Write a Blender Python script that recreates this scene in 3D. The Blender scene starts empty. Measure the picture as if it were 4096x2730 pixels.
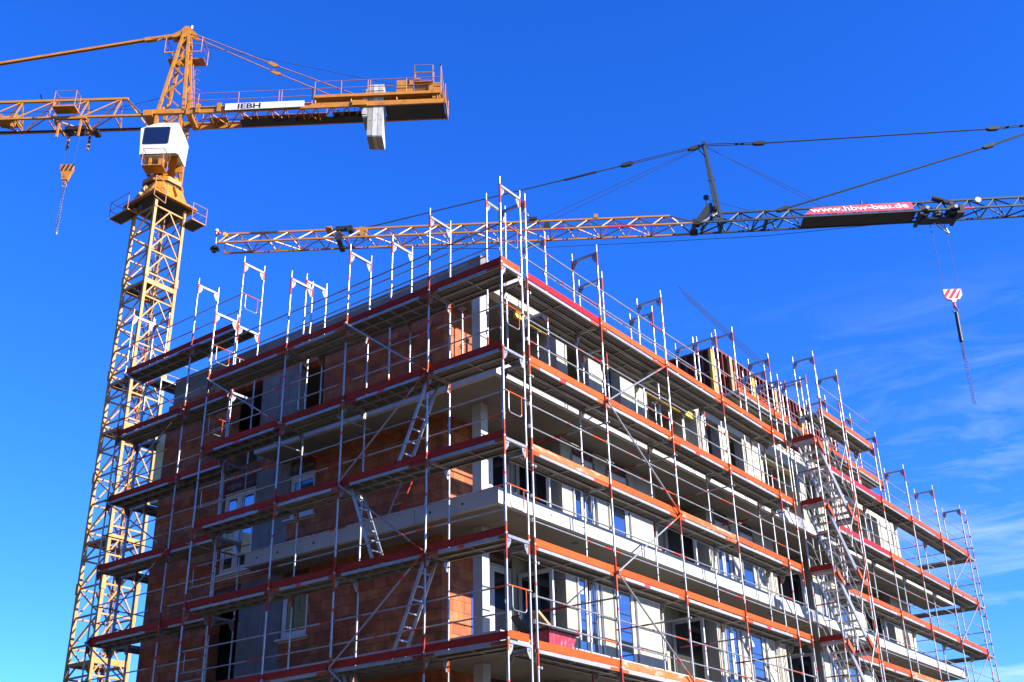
import bpy, math, random
from mathutils import Vector, Matrix
random.seed(7)
R = math.radians
Z0 = 16.1                      # survey heights are relative to the top scaffold lift; ground is 16.1 m below it
SC = bpy.context.scene
COL = SC.collection

# ------------------------------------------------------------------ camera
cam_d = bpy.data.cameras.new('camera'); cam = bpy.data.objects.new('camera', cam_d); COL.objects.link(cam)
cam_d.sensor_fit = 'HORIZONTAL'; cam_d.sensor_width = 36.0
cam_d.lens = 36.0 * 4503.34 / 4096.0
cam_d.clip_start = 0.1; cam_d.clip_end = 4000
_yaw, _pit, _rol = R(-36.89842), R(25.8454), R(-1.270456)
_f = Vector((math.sin(_yaw)*math.cos(_pit), math.cos(_yaw)*math.cos(_pit), math.sin(_pit)))
_r0 = Vector((math.cos(_yaw), -math.sin(_yaw), 0)); _u0 = _r0.cross(_f)
_r = _r0*math.cos(_rol) + _u0*math.sin(_rol); _u = -_r0*math.sin(_rol) + _u0*math.cos(_rol)
_m = Matrix((( _r.x, _u.x, -_f.x, 12.81284), (_r.y, _u.y, -_f.y, -16.73924), (_r.z, _u.z, -_f.z, -14.11414+Z0), (0, 0, 0, 1)))
cam.matrix_world = _m
SC.camera = cam

# ------------------------------------------------------------------ sun and sky
SUN = Vector((1.0, 0.15, 0.53)).normalized()
sun_d = bpy.data.lights.new('sun', 'SUN'); sun_d.energy = 5.0; sun_d.angle = R(0.5); sun_d.color = (1.0, 0.93, 0.82)
sun = bpy.data.objects.new('sun', sun_d); COL.objects.link(sun)
sun.rotation_euler = SUN.to_track_quat('Z', 'Y').to_euler(); sun.location = (40, 5, 60)

world = bpy.data.worlds.new('World'); SC.world = world; world.use_nodes = True
nt = world.node_tree; nt.nodes.clear()
def N(t, tree=None, **kw):
    n = (tree or nt).nodes.new(t)
    for k, v in kw.items(): setattr(n, k, v)
    return n
out = N('ShaderNodeOutputWorld'); bg = N('ShaderNodeBackground'); sky = N('ShaderNodeTexSky')
sky.sky_type = 'NISHITA'; sky.sun_disc = False
sky.sun_elevation = math.asin(SUN.z); sky.sun_rotation = math.atan2(SUN.x, SUN.y)
sky.altitude = 300; sky.air_density = 1.0; sky.dust_density = 0.15; sky.ozone_density = 3.0
hs = N('ShaderNodeHueSaturation'); hs.inputs['Saturation'].default_value = 1.3; hs.inputs['Hue'].default_value = 0.505
hs.inputs['Value'].default_value = 1.0
nt.links.new(sky.outputs[0], hs.inputs['Color'])
tint = N('ShaderNodeMix', data_type='RGBA', blend_type='MULTIPLY'); tint.inputs[0].default_value = 1.0
tint.inputs[7].default_value = (0.59, 0.985, 1.80, 1)
nt.links.new(hs.outputs[0], tint.inputs[6])
# thin cirrus streaks low in the east
tc = N('ShaderNodeTexCoord'); mp = N('ShaderNodeMapping'); mp.inputs['Scale'].default_value = (5.0, 7.0, 26.0); mp.inputs['Rotation'].default_value = (0.25, 0.2, 0.3)
nz = N('ShaderNodeTexNoise'); nz.inputs['Scale'].default_value = 1.3; nz.inputs['Detail'].default_value = 9; nz.inputs['Roughness'].default_value = 0.62; nz.inputs['Distortion'].default_value = 0.7
nt.links.new(tc.outputs['Generated'], mp.inputs['Vector']); nt.links.new(mp.outputs[0], nz.inputs['Vector'])
cr = N('ShaderNodeMapRange'); cr.inputs[1].default_value = 0.46; cr.inputs[2].default_value = 1.35; nt.links.new(nz.outputs['Fac'], cr.inputs[0])
sep = N('ShaderNodeSeparateXYZ'); nt.links.new(tc.outputs['Generated'], sep.inputs[0])
low = N('ShaderNodeMapRange'); low.inputs[1].default_value = 0.47; low.inputs[2].default_value = 0.13; nt.links.new(sep.outputs['Z'], low.inputs[0])
eas = N('ShaderNodeMapRange'); eas.inputs[1].default_value = -0.62; eas.inputs[2].default_value = -0.22; nt.links.new(sep.outputs['X'], eas.inputs[0])
mu = N('ShaderNodeMath', operation='MULTIPLY'); nt.links.new(low.outputs[0], mu.inputs[0]); nt.links.new(eas.outputs[0], mu.inputs[1])
mu2 = N('ShaderNodeMath', operation='MULTIPLY'); nt.links.new(mu.outputs[0], mu2.inputs[0]); nt.links.new(cr.outputs[0], mu2.inputs[1])
cl = N('ShaderNodeMix', data_type='RGBA'); cl.inputs[7].default_value = (9.0, 9.6, 10.4, 1)
nt.links.new(mu2.outputs[0], cl.inputs[0]); nt.links.new(tint.outputs[2], cl.inputs[6])
nt.links.new(cl.outputs[2], bg.inputs['Color']); bg.inputs['Strength'].default_value = 0.0705
nt.links.new(bg.outputs[0], out.inputs[0])

SC.cycles.max_bounces = 6; SC.cycles.diffuse_bounces = 1; SC.cycles.glossy_bounces = 3
SC.view_settings.view_transform = 'Standard'; SC.view_settings.look = 'None'
SC.view_settings.gamma = 1.0; SC.view_settings.exposure = 1.5; SC.view_settings.use_curve_mapping = False

# ------------------------------------------------------------------ materials
MATS = {}
def mat(name, col, rough=0.6, metal=0.0, var=0.12, scale=6.0, bump=0.0, dirt=None, dirt_amt=0.0, dirt_scale=3.0, stretch=(1,1,1), spec=0.5, vary=0.16):
    """Principled material with noise variation and optional wear stains."""
    m = bpy.data.materials.new(name); m.use_nodes = True; t = m.node_tree
    b = t.nodes['Principled BSDF']; b.inputs['Roughness'].default_value = rough; b.inputs['Metallic'].default_value = metal
    b.inputs['Specular IOR Level'].default_value = spec
    co = N('ShaderNodeTexCoord', t); mpn = N('ShaderNodeMapping', t); mpn.inputs['Scale'].default_value = stretch
    oi = N('ShaderNodeObjectInfo', t); ad = N('ShaderNodeVectorMath', t, operation='ADD')
    sc_ = N('ShaderNodeVectorMath', t, operation='SCALE'); sc_.inputs['Scale'].default_value = 0.37
    t.links.new(oi.outputs['Location'], sc_.inputs[0]); t.links.new(co.outputs['Object'], ad.inputs[0]); t.links.new(sc_.outputs[0], ad.inputs[1])
    t.links.new(ad.outputs[0], mpn.inputs['Vector'])
    n1 = N('ShaderNodeTexNoise', t); n1.inputs['Scale'].default_value = scale; n1.inputs['Detail'].default_value = 6; n1.inputs['Roughness'].default_value = 0.6
    t.links.new(mpn.outputs[0], n1.inputs['Vector'])
    mr = N('ShaderNodeMapRange', t); mr.inputs[1].default_value = 0.3; mr.inputs[2].default_value = 0.7; mr.inputs[3].default_value = 1 - var; mr.inputs[4].default_value = 1 + var
    t.links.new(n1.outputs['Fac'], mr.inputs[0])
    rn = N('ShaderNodeMapRange', t); rn.inputs[3].default_value = 1-vary; rn.inputs[4].default_value = 1+vary*.7; t.links.new(oi.outputs['Random'], rn.inputs[0])
    mm = N('ShaderNodeMath', t, operation='MULTIPLY'); t.links.new(mr.outputs[0], mm.inputs[0]); t.links.new(rn.outputs[0], mm.inputs[1])
    mx = N('ShaderNodeVectorMath', t, operation='SCALE'); mx.inputs[0].default_value = col; t.links.new(mm.outputs[0], mx.inputs['Scale'])
    last = mx.outputs[0]
    if dirt:
        n2 = N('ShaderNodeTexNoise', t); n2.inputs['Scale'].default_value = dirt_scale; n2.inputs['Detail'].default_value = 8; n2.inputs['Roughness'].default_value = 0.7
        t.links.new(mpn.outputs[0], n2.inputs['Vector'])
        m2 = N('ShaderNodeMapRange', t); m2.inputs[1].default_value = 0.52; m2.inputs[2].default_value = 0.66; m2.inputs[4].default_value = dirt_amt
        t.links.new(n2.outputs['Fac'], m2.inputs[0])
        mc = N('ShaderNodeMix', t, data_type='RGBA'); mc.inputs[7].default_value = (*dirt, 1)
        t.links.new(m2.outputs[0], mc.inputs[0]); t.links.new(last, mc.inputs[6]); last = mc.outputs[2]
    t.links.new(last, b.inputs['Base Color'])
    if bump:
        bp = N('ShaderNodeBump', t); bp.inputs['Strength'].default_value = bump; bp.inputs['Distance'].default_value = 0.02
        t.links.new(n1.outputs['Fac'], bp.inputs['Height']); t.links.new(bp.outputs[0], b.inputs['Normal'])
    MATS[name] = m
    return m
galv = mat('galvanised_steel', (0.33, 0.335, 0.34), 0.38, 0.65, 0.16, 9, dirt=(0.216, 0.2016, 0.1872), dirt_amt=0.35, dirt_scale=7)
galv_dull = mat('dull_galvanised', (0.264, 0.264, 0.264), 0.5, 0.4, 0.2, 7, dirt=(0.12, 0.102, 0.078), dirt_amt=0.5, dirt_scale=5)
deck_m = mat('deck_steel', (0.2852, 0.2697, 0.2449), 0.5, 0.35, 0.25, 3, dirt=(0.0992, 0.0806, 0.062), dirt_amt=0.6, dirt_scale=2.5, stretch=(3, 0.5, 1))
ply_m = mat('deck_plywood', (0.075, 0.06, 0.045), 0.7, 0, 0.3, 5)
alu = mat('aluminium', (0.36, 0.36, 0.355), 0.4, 0.65, 0.1, 10)
red_p = mat('red_paint', (0.30, 0.024, 0.014), 0.5, 0, 0.25, 8, dirt=(0.186, 0.1488, 0.124), dirt_amt=0.35, dirt_scale=9, spec=0.15)
org_p = mat('orange_paint', (0.40, 0.062, 0.012), 0.5, 0, 0.2, 8, dirt=(0.24, 0.12, 0.08), dirt_amt=0.25, dirt_scale=9, spec=0.15)
toe_red_shaded = mat('toe_board_red_shaded', (0.30, 0.024, 0.012), 0.75, 0, 0.2, 3, dirt=(0.11, 0.0275, 0.0165), dirt_amt=0.5, dirt_scale=4, stretch=(4, .8, 4), spec=0.15)  # front side's shade put into the colour; also serves the red stair boards
toe_bred = mat('toe_board_bright_red', (0.42, 0.013, 0.012), 0.4, 0, 0.12, 3, stretch=(4, .8, 4), spec=0.15)
toe_org = mat('toe_board_orange', (0.40, 0.058, 0.006), 0.55, 0, 0.14, 3, dirt=(0.30, 0.07, 0.02), dirt_amt=0.5, dirt_scale=4, stretch=(4, .8, 4), spec=0.15)
toe_worn = mat('toe_board_worn', (0.44, 0.105, 0.03), 0.6, 0, 0.2, 5, dirt=(0.4464, 0.341, 0.279), dirt_amt=0.85, dirt_scale=3, stretch=(5, .7, 3), spec=0.15)
strip_m = mat('deck_edge_zinc', (0.30, 0.30, 0.295), 0.4, 0.3, 0.18, 5, dirt=(0.26, 0.234, 0.195), dirt_amt=0.5, dirt_scale=6)
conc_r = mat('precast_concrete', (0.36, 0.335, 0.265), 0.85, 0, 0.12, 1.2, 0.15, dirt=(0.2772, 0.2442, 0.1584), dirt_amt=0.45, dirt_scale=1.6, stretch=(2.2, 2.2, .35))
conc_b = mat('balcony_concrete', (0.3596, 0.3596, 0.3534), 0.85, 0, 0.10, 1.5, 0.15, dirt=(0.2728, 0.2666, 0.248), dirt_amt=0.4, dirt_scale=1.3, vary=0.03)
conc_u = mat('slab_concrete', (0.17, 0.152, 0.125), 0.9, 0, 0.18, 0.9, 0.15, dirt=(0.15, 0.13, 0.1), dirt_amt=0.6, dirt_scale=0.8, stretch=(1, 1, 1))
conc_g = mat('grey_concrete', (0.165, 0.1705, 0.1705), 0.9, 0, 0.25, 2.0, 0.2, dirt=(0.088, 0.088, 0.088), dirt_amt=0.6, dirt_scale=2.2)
conc_w = mat('column_concrete', (0.3844, 0.3782, 0.3534), 0.85, 0, 0.08, 3, 0.1)
white_f = mat('white_window_frame', (0.5304, 0.5304, 0.544), 0.35, 0, 0.04, 4)
black_m = mat('black_metal', (0.02, 0.02, 0.022), 0.5, 0.2, 0.2, 5)
gasket = mat('black_gasket', (0.015, 0.015, 0.015), 0.6)
lintel_m = mat('brown_roller_box', (0.078, 0.021, 0.0168), 0.7, 0, 0.2, 5)
letter_w = mat('white_lettering', (0.558, 0.522, 0.522), 0.7, 0, 0.1, 9)
letter_d = mat('dull_lettering', (0.20, 0.17, 0.17), 0.8, 0, 0.2, 9)
letter_b = mat('black_lettering', (0.012, 0.012, 0.014), 0.6)
yel_c = mat('crane_yellow', (0.40, 0.155, 0.012), 0.45, 0, 0.14, 3, dirt=(0.18, 0.072, 0.018), dirt_amt=0.55, dirt_scale=2.2, vary=0.03)
yel_m = mat('mast_yellow', (0.38, 0.185, 0.034), 0.5, 0, 0.14, 3, dirt=(0.2604, 0.124, 0.031), dirt_amt=0.4, dirt_scale=2.2, vary=0.03)
yel_j = mat('jib_yellow', (0.37, 0.15, 0.016), 0.45, 0, 0.12, 3, dirt=(0.217, 0.093, 0.0248), dirt_amt=0.4, dirt_scale=3, vary=0.03)
rust_m = mat('rusty_rail', (0.3, 0.132, 0.084), 0.6, 0, 0.25, 5)
green_c = mat('crane_dark_green', (0.018, 0.03, 0.034), 0.55, 0.0, 0.2, 4)
cab_w = mat('cab_white', (0.6, 0.6, 0.5925), 0.35, 0, 0.05, 3, vary=0.03)
cw_m = mat('ballast_concrete', (0.396, 0.3894, 0.363), 0.85, 0, 0.14, 2.5, 0.1, dirt=(0.198, 0.1848, 0.1452), dirt_amt=0.5, dirt_scale=1.8)
cw_m2 = mat('ballast_concrete_grey', (0.27, 0.258, 0.222), 0.85, 0, 0.2, 2.5, 0.1, dirt=(0.132, 0.12, 0.09), dirt_amt=0.6, dirt_scale=2.2)
rope_m = mat('wire_rope', (0.03, 0.03, 0.035), 0.6, 0.2)
chain_m = mat('chain_steel', (0.07, 0.07, 0.08), 0.4, 0.7)
banner_m = mat('red_banner', (0.527, 0.051, 0.0765), 0.6, 0, 0.12, 12, dirt=(0.578, 0.238, 0.255), dirt_amt=0.6, dirt_scale=7)
sign_w = mat('white_sign', (0.56, 0.553, 0.532), 0.5, 0, 0.06, 4, dirt=(0.385, 0.371, 0.35), dirt_amt=0.3, dirt_scale=6, vary=0.03)
redw = mat('signal_red', (0.576, 0.024, 0.024), 0.4, 0, 0.08, 6)
tub_m = mat('red_plastic_tub', (0.49, 0.021, 0.049), 0.45, 0, 0.12, 4, dirt=(0.525, 0.294, 0.315), dirt_amt=0.7, dirt_scale=5, stretch=(3, 3, .8))
wood_y = mat('yellow_formwork_beam', (0.468, 0.3055, 0.039), 0.6, 0, 0.15, 4)
wood_n = mat('pine_timber', (0.33, 0.216, 0.102), 0.75, 0, 0.25, 6, stretch=(6, 6, .7))
form_r = mat('formwork_red', (0.1764, 0.0252, 0.0147), 0.5, 0, 0.25, 4, dirt=(0.21, 0.126, 0.105), dirt_amt=0.35, dirt_scale=5)
form_p = mat('formwork_plywood', (0.05, 0.0175, 0.011), 0.7, 0, 0.3, 3)
eps_m = mat('insulation_board', (0.78, 0.76, 0.46), 0.9, 0, 0.06, 12)
rebar_m = mat('rebar', (0.10, 0.06, 0.045), 0.7, 0.3)
ground_m = mat('site_ground', (0.085, 0.066, 0.045), 0.95, 0, 0.25, 0.4, 0.3, dirt=(0.05, 0.045, 0.04), dirt_amt=0.5, dirt_scale=0.2)
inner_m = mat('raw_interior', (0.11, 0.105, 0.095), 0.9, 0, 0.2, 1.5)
blue_m = mat('blue_film', (0.03, 0.05, 0.35), 0.4)

def glass_mat(name, refl):
    m = bpy.data.materials.new(name); m.use_nodes = True; t = m.node_tree; b = t.nodes['Principled BSDF']
    b.inputs['Base Color'].default_value = (0.006, 0.007, 0.009, 1); b.inputs['Roughness'].default_value = 0.25
    g = N('ShaderNodeBsdfGlossy', t); g.inputs['Roughness'].default_value = 0.015; g.inputs['Color'].default_value = (0.75, 0.85, 1.0, 1)
    mx = N('ShaderNodeMixShader', t); mx.inputs[0].default_value = refl
    t.links.new(b.outputs[0], mx.inputs[1]); t.links.new(g.outputs[0], mx.inputs[2]); t.links.new(mx.outputs[0], t.nodes['Material Output'].inputs[0])
    return m
glass = glass_mat('coated_glass', 0.34)
glass_d = glass_mat('dark_glass', 0.10)

def brick_mat(name):
    m = bpy.data.materials.new(name); m.use_nodes = True; t = m.node_tree; b = t.nodes['Principled BSDF']; b.inputs['Roughness'].default_value = 0.85
    co = N('ShaderNodeTexCoord', t); s = N('ShaderNodeSeparateXYZ', t); t.links.new(co.outputs['Object'], s.inputs[0])
    a = N('ShaderNodeMath', t, operation='ADD'); t.links.new(s.outputs[0], a.inputs[0]); t.links.new(s.outputs[1], a.inputs[1])
    c = N('ShaderNodeCombineXYZ', t); t.links.new(a.outputs[0], c.inputs[0]); t.links.new(s.outputs[2], c.inputs[1])
    br = N('ShaderNodeTexBrick', t); br.inputs['Scale'].default_value = 1.0; br.inputs['Brick Width'].default_value = 0.38; br.inputs['Row Height'].default_value = 0.25
    br.inputs['Mortar Size'].default_value = 0.0055; br.inputs['Mortar Smooth'].default_value = 0.2; br.inputs['Bias'].default_value = 0.0
    br.inputs['Color1'].default_value = (0.27, 0.066, 0.022, 1); br.inputs['Color2'].default_value = (0.40, 0.125, 0.045, 1); br.inputs['Mortar'].default_value = (0.06, 0.024, 0.014, 1)
    t.links.new(c.outputs[0], br.inputs['Vector'])
    # large scale tone drift and fine vertical scoring
    n = N('ShaderNodeTexNoise', t); n.inputs['Scale'].default_value = 3.1; n.inputs['Detail'].default_value = 6; t.links.new(c.outputs[0], n.inputs['Vector'])
    mr = N('ShaderNodeMapRange', t); mr.inputs[1].default_value = 0.3; mr.inputs[2].default_value = 0.7; mr.inputs[3].default_value = 0.62; mr.inputs[4].default_value = 1.22; t.links.new(n.outputs['Fac'], mr.inputs[0])
    mx = N('ShaderNodeVectorMath', t, operation='SCALE'); t.links.new(br.outputs['Color'], mx.inputs[0]); t.links.new(mr.outputs[0], mx.inputs['Scale'])
    n3 = N('ShaderNodeTexNoise', t); n3.inputs['Scale'].default_value = 5.5; n3.inputs['Detail'].default_value = 9; n3.inputs['Roughness'].default_value = 0.75; t.links.new(c.outputs[0], n3.inputs['Vector'])
    m3 = N('ShaderNodeMapRange', t); m3.inputs[1].default_value = 0.60; m3.inputs[2].default_value = 0.74; m3.inputs[4].default_value = 0.35; t.links.new(n3.outputs['Fac'], m3.inputs[0])
    mc = N('ShaderNodeMix', t, data_type='RGBA'); mc.inputs[7].default_value = (0.34, 0.25, 0.19, 1); t.links.new(m3.outputs[0], mc.inputs[0]); t.links.new(mx.outputs[0], mc.inputs[6])
    t.links.new(mc.outputs[2], b.inputs['Base Color'])
    w = N('ShaderNodeTexWave', t); w.inputs['Scale'].default_value = 26; w.bands_direction = 'X'; t.links.new(c.outputs[0], w.inputs['Vector'])
    w2 = N('ShaderNodeMath', t, operation='MULTIPLY_ADD'); w2.inputs[1].default_value = 0.25; t.links.new(w.outputs['Fac'], w2.inputs[0])
    iv = N('ShaderNodeMath', t, operation='SUBTRACT'); iv.inputs[0].default_value = 1.0; t.links.new(br.outputs['Fac'], iv.inputs[1]); t.links.new(iv.outputs[0], w2.inputs[2])
    bp = N('ShaderNodeBump', t); bp.inputs['Strength'].default_value = 0.6; bp.inputs['Distance'].default_value = 0.01
    t.links.new(w2.outputs[0], bp.inputs['Height']); t.links.new(bp.outputs[0], b.inputs['Normal'])
    return m
brick_m = brick_mat('clay_block_masonry')

# ------------------------------------------------------------------ mesh helpers
class MB:
    """collects shapes into one mesh; heights are given in survey heights and lifted by zo"""
    def __init__(s, zo=Z0): s.v = []; s.f = []; s.mi = []; s.sm = []; s.mats = []; s.zo = zo
    def m(s, mt):
        if mt not in s.mats: s.mats.append(mt)
        return s.mats.index(mt)
    def add(s, vs, fs, mt, smooth=False):
        b = len(s.v); k = s.m(mt)
        s.v += [(x, y, z + s.zo) for x, y, z in vs]
        for f in fs: s.f.append([b+i for i in f]); s.mi.append(k); s.sm.append(smooth)
    def tube(s, p, q, r, mt, n=8, r2=None, cap=True):
        p = Vector(p); q = Vector(q); d = q - p
        if d.length < 1e-6: return
        d.normalize(); a = d.orthogonal().normalized(); b = d.cross(a); r2 = r if r2 is None else r2
        vs = [p + (a*math.cos(2*math.pi*i/n) + b*math.sin(2*math.pi*i/n))*r for i in range(n)]
        vs += [q + (a*math.cos(2*math.pi*i/n) + b*math.sin(2*math.pi*i/n))*r2 for i in range(n)]
        s.add(vs, [(i, (i+1) % n, n+(i+1) % n, n+i) for i in range(n)], mt, True)
        if cap: s.add(vs, [tuple(range(n))[::-1], tuple(range(n, 2*n))], mt)
    def path(s, pts, r, mt, n=6):
        for a, b in zip(pts, pts[1:]): s.tube(a, b, r, mt, n)
    def hexa(s, o, a, b, c, mt):
        o = Vector(o); a = Vector(a); b = Vector(b); c = Vector(c)
        vs = [o, o+a, o+a+b, o+b, o+c, o+a+c, o+a+b+c, o+b+c]
        fs = [(0, 3, 2, 1), (4, 5, 6, 7), (0, 1, 5, 4), (1, 2, 6, 5), (2, 3, 7, 6), (3, 0, 4, 7)]
        if a.cross(b).dot(c) < 0: fs = [f[::-1] for f in fs]
        s.add(vs, fs, mt)
    def box(s, x0, x1, y0, y1, z0, z1, mt): s.hexa((x0, y0, z0), (x1-x0, 0, 0), (0, y1-y0, 0), (0, 0, z1-z0), mt)
    def bar(s, p, q, w, h, mt, up=(0, 0, 1)):
        p = Vector(p); q = Vector(q); d = q - p; up = Vector(up)
        a = d.cross(up)
        if a.length < 1e-5: a = d.cross(Vector((1, 0, 0)))
        a.normalize(); b = a.cross(d).normalized()
        s.hexa(p - a*w/2 - b*h/2, d, a*w, b*h, mt)
    def prism(s, pts, ext, mt):
        pts = [Vector(p) for p in pts]; e = Vector(ext); n = len(pts)
        nrm = Vector((0, 0, 0))
        for i in range(n): nrm += pts[i].cross(pts[(i+1) % n])
        if nrm.dot(e) < 0: pts = pts[::-1]
        vs = pts + [p+e for p in pts]
        s.add(vs, [tuple(range(n))[::-1], tuple(range(n, 2*n))] + [(i, (i+1) % n, n+(i+1) % n, n+i) for i in range(n)], mt)
    def cyl(s, c, axis, r, h, mt, n=16):
        c = Vector(c); a = Vector(axis).normalized()*h/2; s.tube(c-a, c+a, r, mt, n)
    def sphere(s, c, r, mt, n=10, k=6):
        vs = [(c[0], c[1], c[2]-r)]; fs = []
        for j in range(1, k):
            t = -math.pi/2 + math.pi*j/k
            for i in range(n): vs.append((c[0]+r*math.cos(t)*math.cos(2*math.pi*i/n), c[1]+r*math.cos(t)*math.sin(2*math.pi*i/n), c[2]+r*math.sin(t)))
        vs.append((c[0], c[1], c[2]+r)); e = len(vs)-1
        for i in range(n):
            fs.append((0, 1+(i+1) % n, 1+i)); fs.append((e, e-n+i, e-n+(i+1) % n))
            for j in range(k-2): fs.append((1+j*n+i, 1+j*n+(i+1) % n, 1+(j+1)*n+(i+1) % n, 1+(j+1)*n+i))
        s.add(vs, fs, mt, True)
    def mesh(s, name):
        me = bpy.data.meshes.new(name); me.from_pydata(s.v, [], s.f)
        for mt in s.mats: me.materials.append(mt)
        me.polygons.foreach_set('material_index', s.mi); me.polygons.foreach_set('use_smooth', s.sm); me.update()
        return me
def wl(o):
    v = Vector((0, 0, 0))
    while o is not None: v += o.location; o = o.parent
    return v
def tag(o, label=None, cat=None, group=None, kind=None):
    if label: o['label'] = label
    if cat: o['category'] = cat
    if group: o['group'] = group
    if kind: o['kind'] = kind
    return o
def put(name, me, parent=None, loc=(0, 0, 0), rz=0.0):
    o = bpy.data.objects.new(name, me); COL.objects.link(o)
    o.location = Vector(loc); o.rotation_euler = (0, 0, rz)
    if parent is not None:
        o.parent = parent; o.location = Vector(loc) - wl(parent)
    return o
def obj(name, mb, parent=None): return put(name, mb.mesh(name), parent)
def root(name, x, y, z, label, cat, group=None):
    o = bpy.data.objects.new(name, None); COL.objects.link(o); o.location = (x, y, z + Z0); o.empty_display_size = 0.3
    return tag(o, label, cat, group)
def text(parent, s, size, M, mt, name='lettering', depth=0.006, sx=1.0, bold=0.0):
    """flat lettering; M places the text plane (columns: reading direction, up, outward normal, origin)"""
    cu = bpy.data.curves.new('txt', 'FONT'); cu.body = s; cu.size = size; cu.extrude = depth; cu.offset = bold; cu.resolution_u = 3
    tmp = bpy.data.objects.new('txt', cu); COL.objects.link(tmp)
    bpy.context.view_layer.update()
    dg = bpy.context.evaluated_depsgraph_get(); me = bpy.data.meshes.new_from_object(tmp.evaluated_get(dg))
    bpy.data.objects.remove(tmp); bpy.data.curves.remove(cu)
    me.transform(M @ Matrix.Diagonal((sx, 1, 1, 1))); me.materials.clear(); me.materials.append(mt)
    return put(name, me, parent)
def plane_M(o, xd, yd):
    x = Vector(xd).normalized(); y = Vector(yd).normalized(); n = x.cross(y)
    return Matrix(((x.x, y.x, n.x, o[0]), (x.y, y.y, n.y, o[1]), (x.z, y.z, n.z, o[2] + Z0), (0, 0, 0, 1)))

# ------------------------------------------------------------------ ground
g = MB(); g.box(-900, 900, -900, 900, -Z0-1.0, -Z0, ground_m); tag(obj('ground', g), kind='structure')
# added unseen hill behind the camera, blocks low sky light from the shaded face
hl_ = MB(); hv = []; hf = []; NA = 60; prof_ = [(34, 0.0), (40, 7), (50, 16), (64, 25), (86, 34), (130, 41), (220, 32), (330, -2)]
for i in range(NA+1):
    a = R(168 + 237*i/NA); az = 168+237*i/NA
    fade = min(1.0, i/4.0, (NA-i)/3.0)*(1.0 if az < 300 else max(.30, 1-.70*(az-300)/30))
    for j, (r_, h_) in enumerate(prof_):
        k = 1 + .06*math.sin(i*1.9+j) + .05*math.sin(i*.7+2*j)
        hv.append((6+r_*k*math.cos(a), -10+r_*k*math.sin(a), -Z0-1.0+h_*fade*k))
n_ = len(prof_)
for i in range(NA):
    for j in range(n_-1): hf.append((i*n_+j, (i+1)*n_+j, (i+1)*n_+j+1, i*n_+j+1))
hl_.add(hv, hf, mat('sky_blocker_green', (0.035, 0.045, 0.02), 0.95, 0, 0.5, 0.3, 0.6), True); tag(obj('sky_blocker_hill', hl_), kind='structure')
# ------------------------------------------------------------------ apartment building (raw shell)
S = [-3.65, -6.60, -9.55, -12.50, -15.45]          # slab tops, top floor first
bld = root('apartment_building', -8.0, 16.0, -Z0, 'unfinished apartment block of red clay blocks and pale concrete with wrap-around balcony slabs', 'building')
XL, XR, YF, YB = -14.18, -2.17, 2.0, 29.9          # outer faces of the shell
XB = -3.34                                          # back plane of the loggias
PT = {'front': lambda u, w, z: (u, YF - w, z), 'side': lambda u, w, z: (XR + w, u, z), 'back': lambda u, w, z: (XB + w, u, z)}
def ubox(mb, pl, u0, u1, w0, w1, z0, z1, mt):
    o = Vector(PT[pl](u0, w0, z0))
    mb.hexa(o, Vector(PT[pl](u1, w0, z0))-o, Vector(PT[pl](u0, w1, z0))-o, (0, 0, z1-z0), mt)
def wall(mb, pl, u0, u1, z0, z1, th, ops, mt):
    """solid wall from u0..u1 with rectangular openings (ua, ub, za, zb)"""
    us = sorted({u0, u1} | {c for o in ops for c in o[:2] if u0 < c < u1})
    for a, b in zip(us, us[1:]):
        mid = (a+b)/2; cuts = sorted((o[2], o[3]) for o in ops if o[0] < mid < o[1]); z = z0
        for za, zb in cuts:
            if za > z + 1e-3: ubox(mb, pl, a, b, -th, 0, z, za, mt)
            z = max(z, zb)
        if z < z1 - 1e-3: ubox(mb, pl, a, b, -th, 0, z, z1, mt)
NWIN = 0
def window(pl, u0, u1, z0, z1, mull=(), inset=0.05, gm=None, sill=False):
    gm = gm or glass
    f = MB(); fr = 0.075
    ubox(f, pl, u0, u0+fr, -inset-.08, -inset, z0, z1, white_f); ubox(f, pl, u1-fr, u1, -inset-.08, -inset, z0, z1, white_f)
    ubox(f, pl, u0+fr, u1-fr, -inset-.08, -inset-.002, z1-fr, z1, white_f); ubox(f, pl, u0+fr, u1-fr, -inset-.08, -inset-.002, z0, z0+fr+.03, white_f)
    for mu_ in mull: ubox(f, pl, mu_-.055, mu_+.055, -inset-.08, -inset-.004, z0+fr+.03, z1-fr, white_f)
    fo = obj('window', f, bld)
    xs = [u0+fr] + [k for mu_ in mull for k in (mu_-.055, mu_+.055)] + [u1-fr]
    for a, b in zip(xs[::2], xs[1::2]):
        s = MB()                                     # sash with dark gasket around the pane
        za, zb = z0+fr+.03, z1-fr
        for (p, q, zz0, zz1) in ((a, a+.045, za, zb), (b-.045, b, za, zb), (a+.045, b-.045, zb-.045, zb), (a+.045, b-.045, za, za+.05)):
            ubox(s, pl, p, q, -inset-.07, -inset-.014, zz0, zz1, white_f)
        obj('sash', s, fo)
        pn = MB(); ubox(pn, pl, a+.045, b-.045, -inset-.05, -inset-.035, za+.05, zb-.045, gm); obj('pane', pn, fo)
    global NWIN
    NWIN += 1
    if NWIN % 3 == 0:                                # maker's paper label left on the glass
        k = MB(); ua = xs[0]+.10; ubox(k, pl, ua, ua+.13, -inset-.034, -inset-.031, z1-.52, z1-.34, sign_w); obj('paper_label', k, fo)
    if sill:
        k = MB(); ubox(k, pl, u0-.08, u1+.08, 0.003, 0.09, z0-.06, z0-.01, white_f); ubox(k, pl, u0-.04, u1+.04, -.12, 0.002, z0-.10, z0-.06, white_f)
        obj('sill', k, fo)
    return fo
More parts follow.
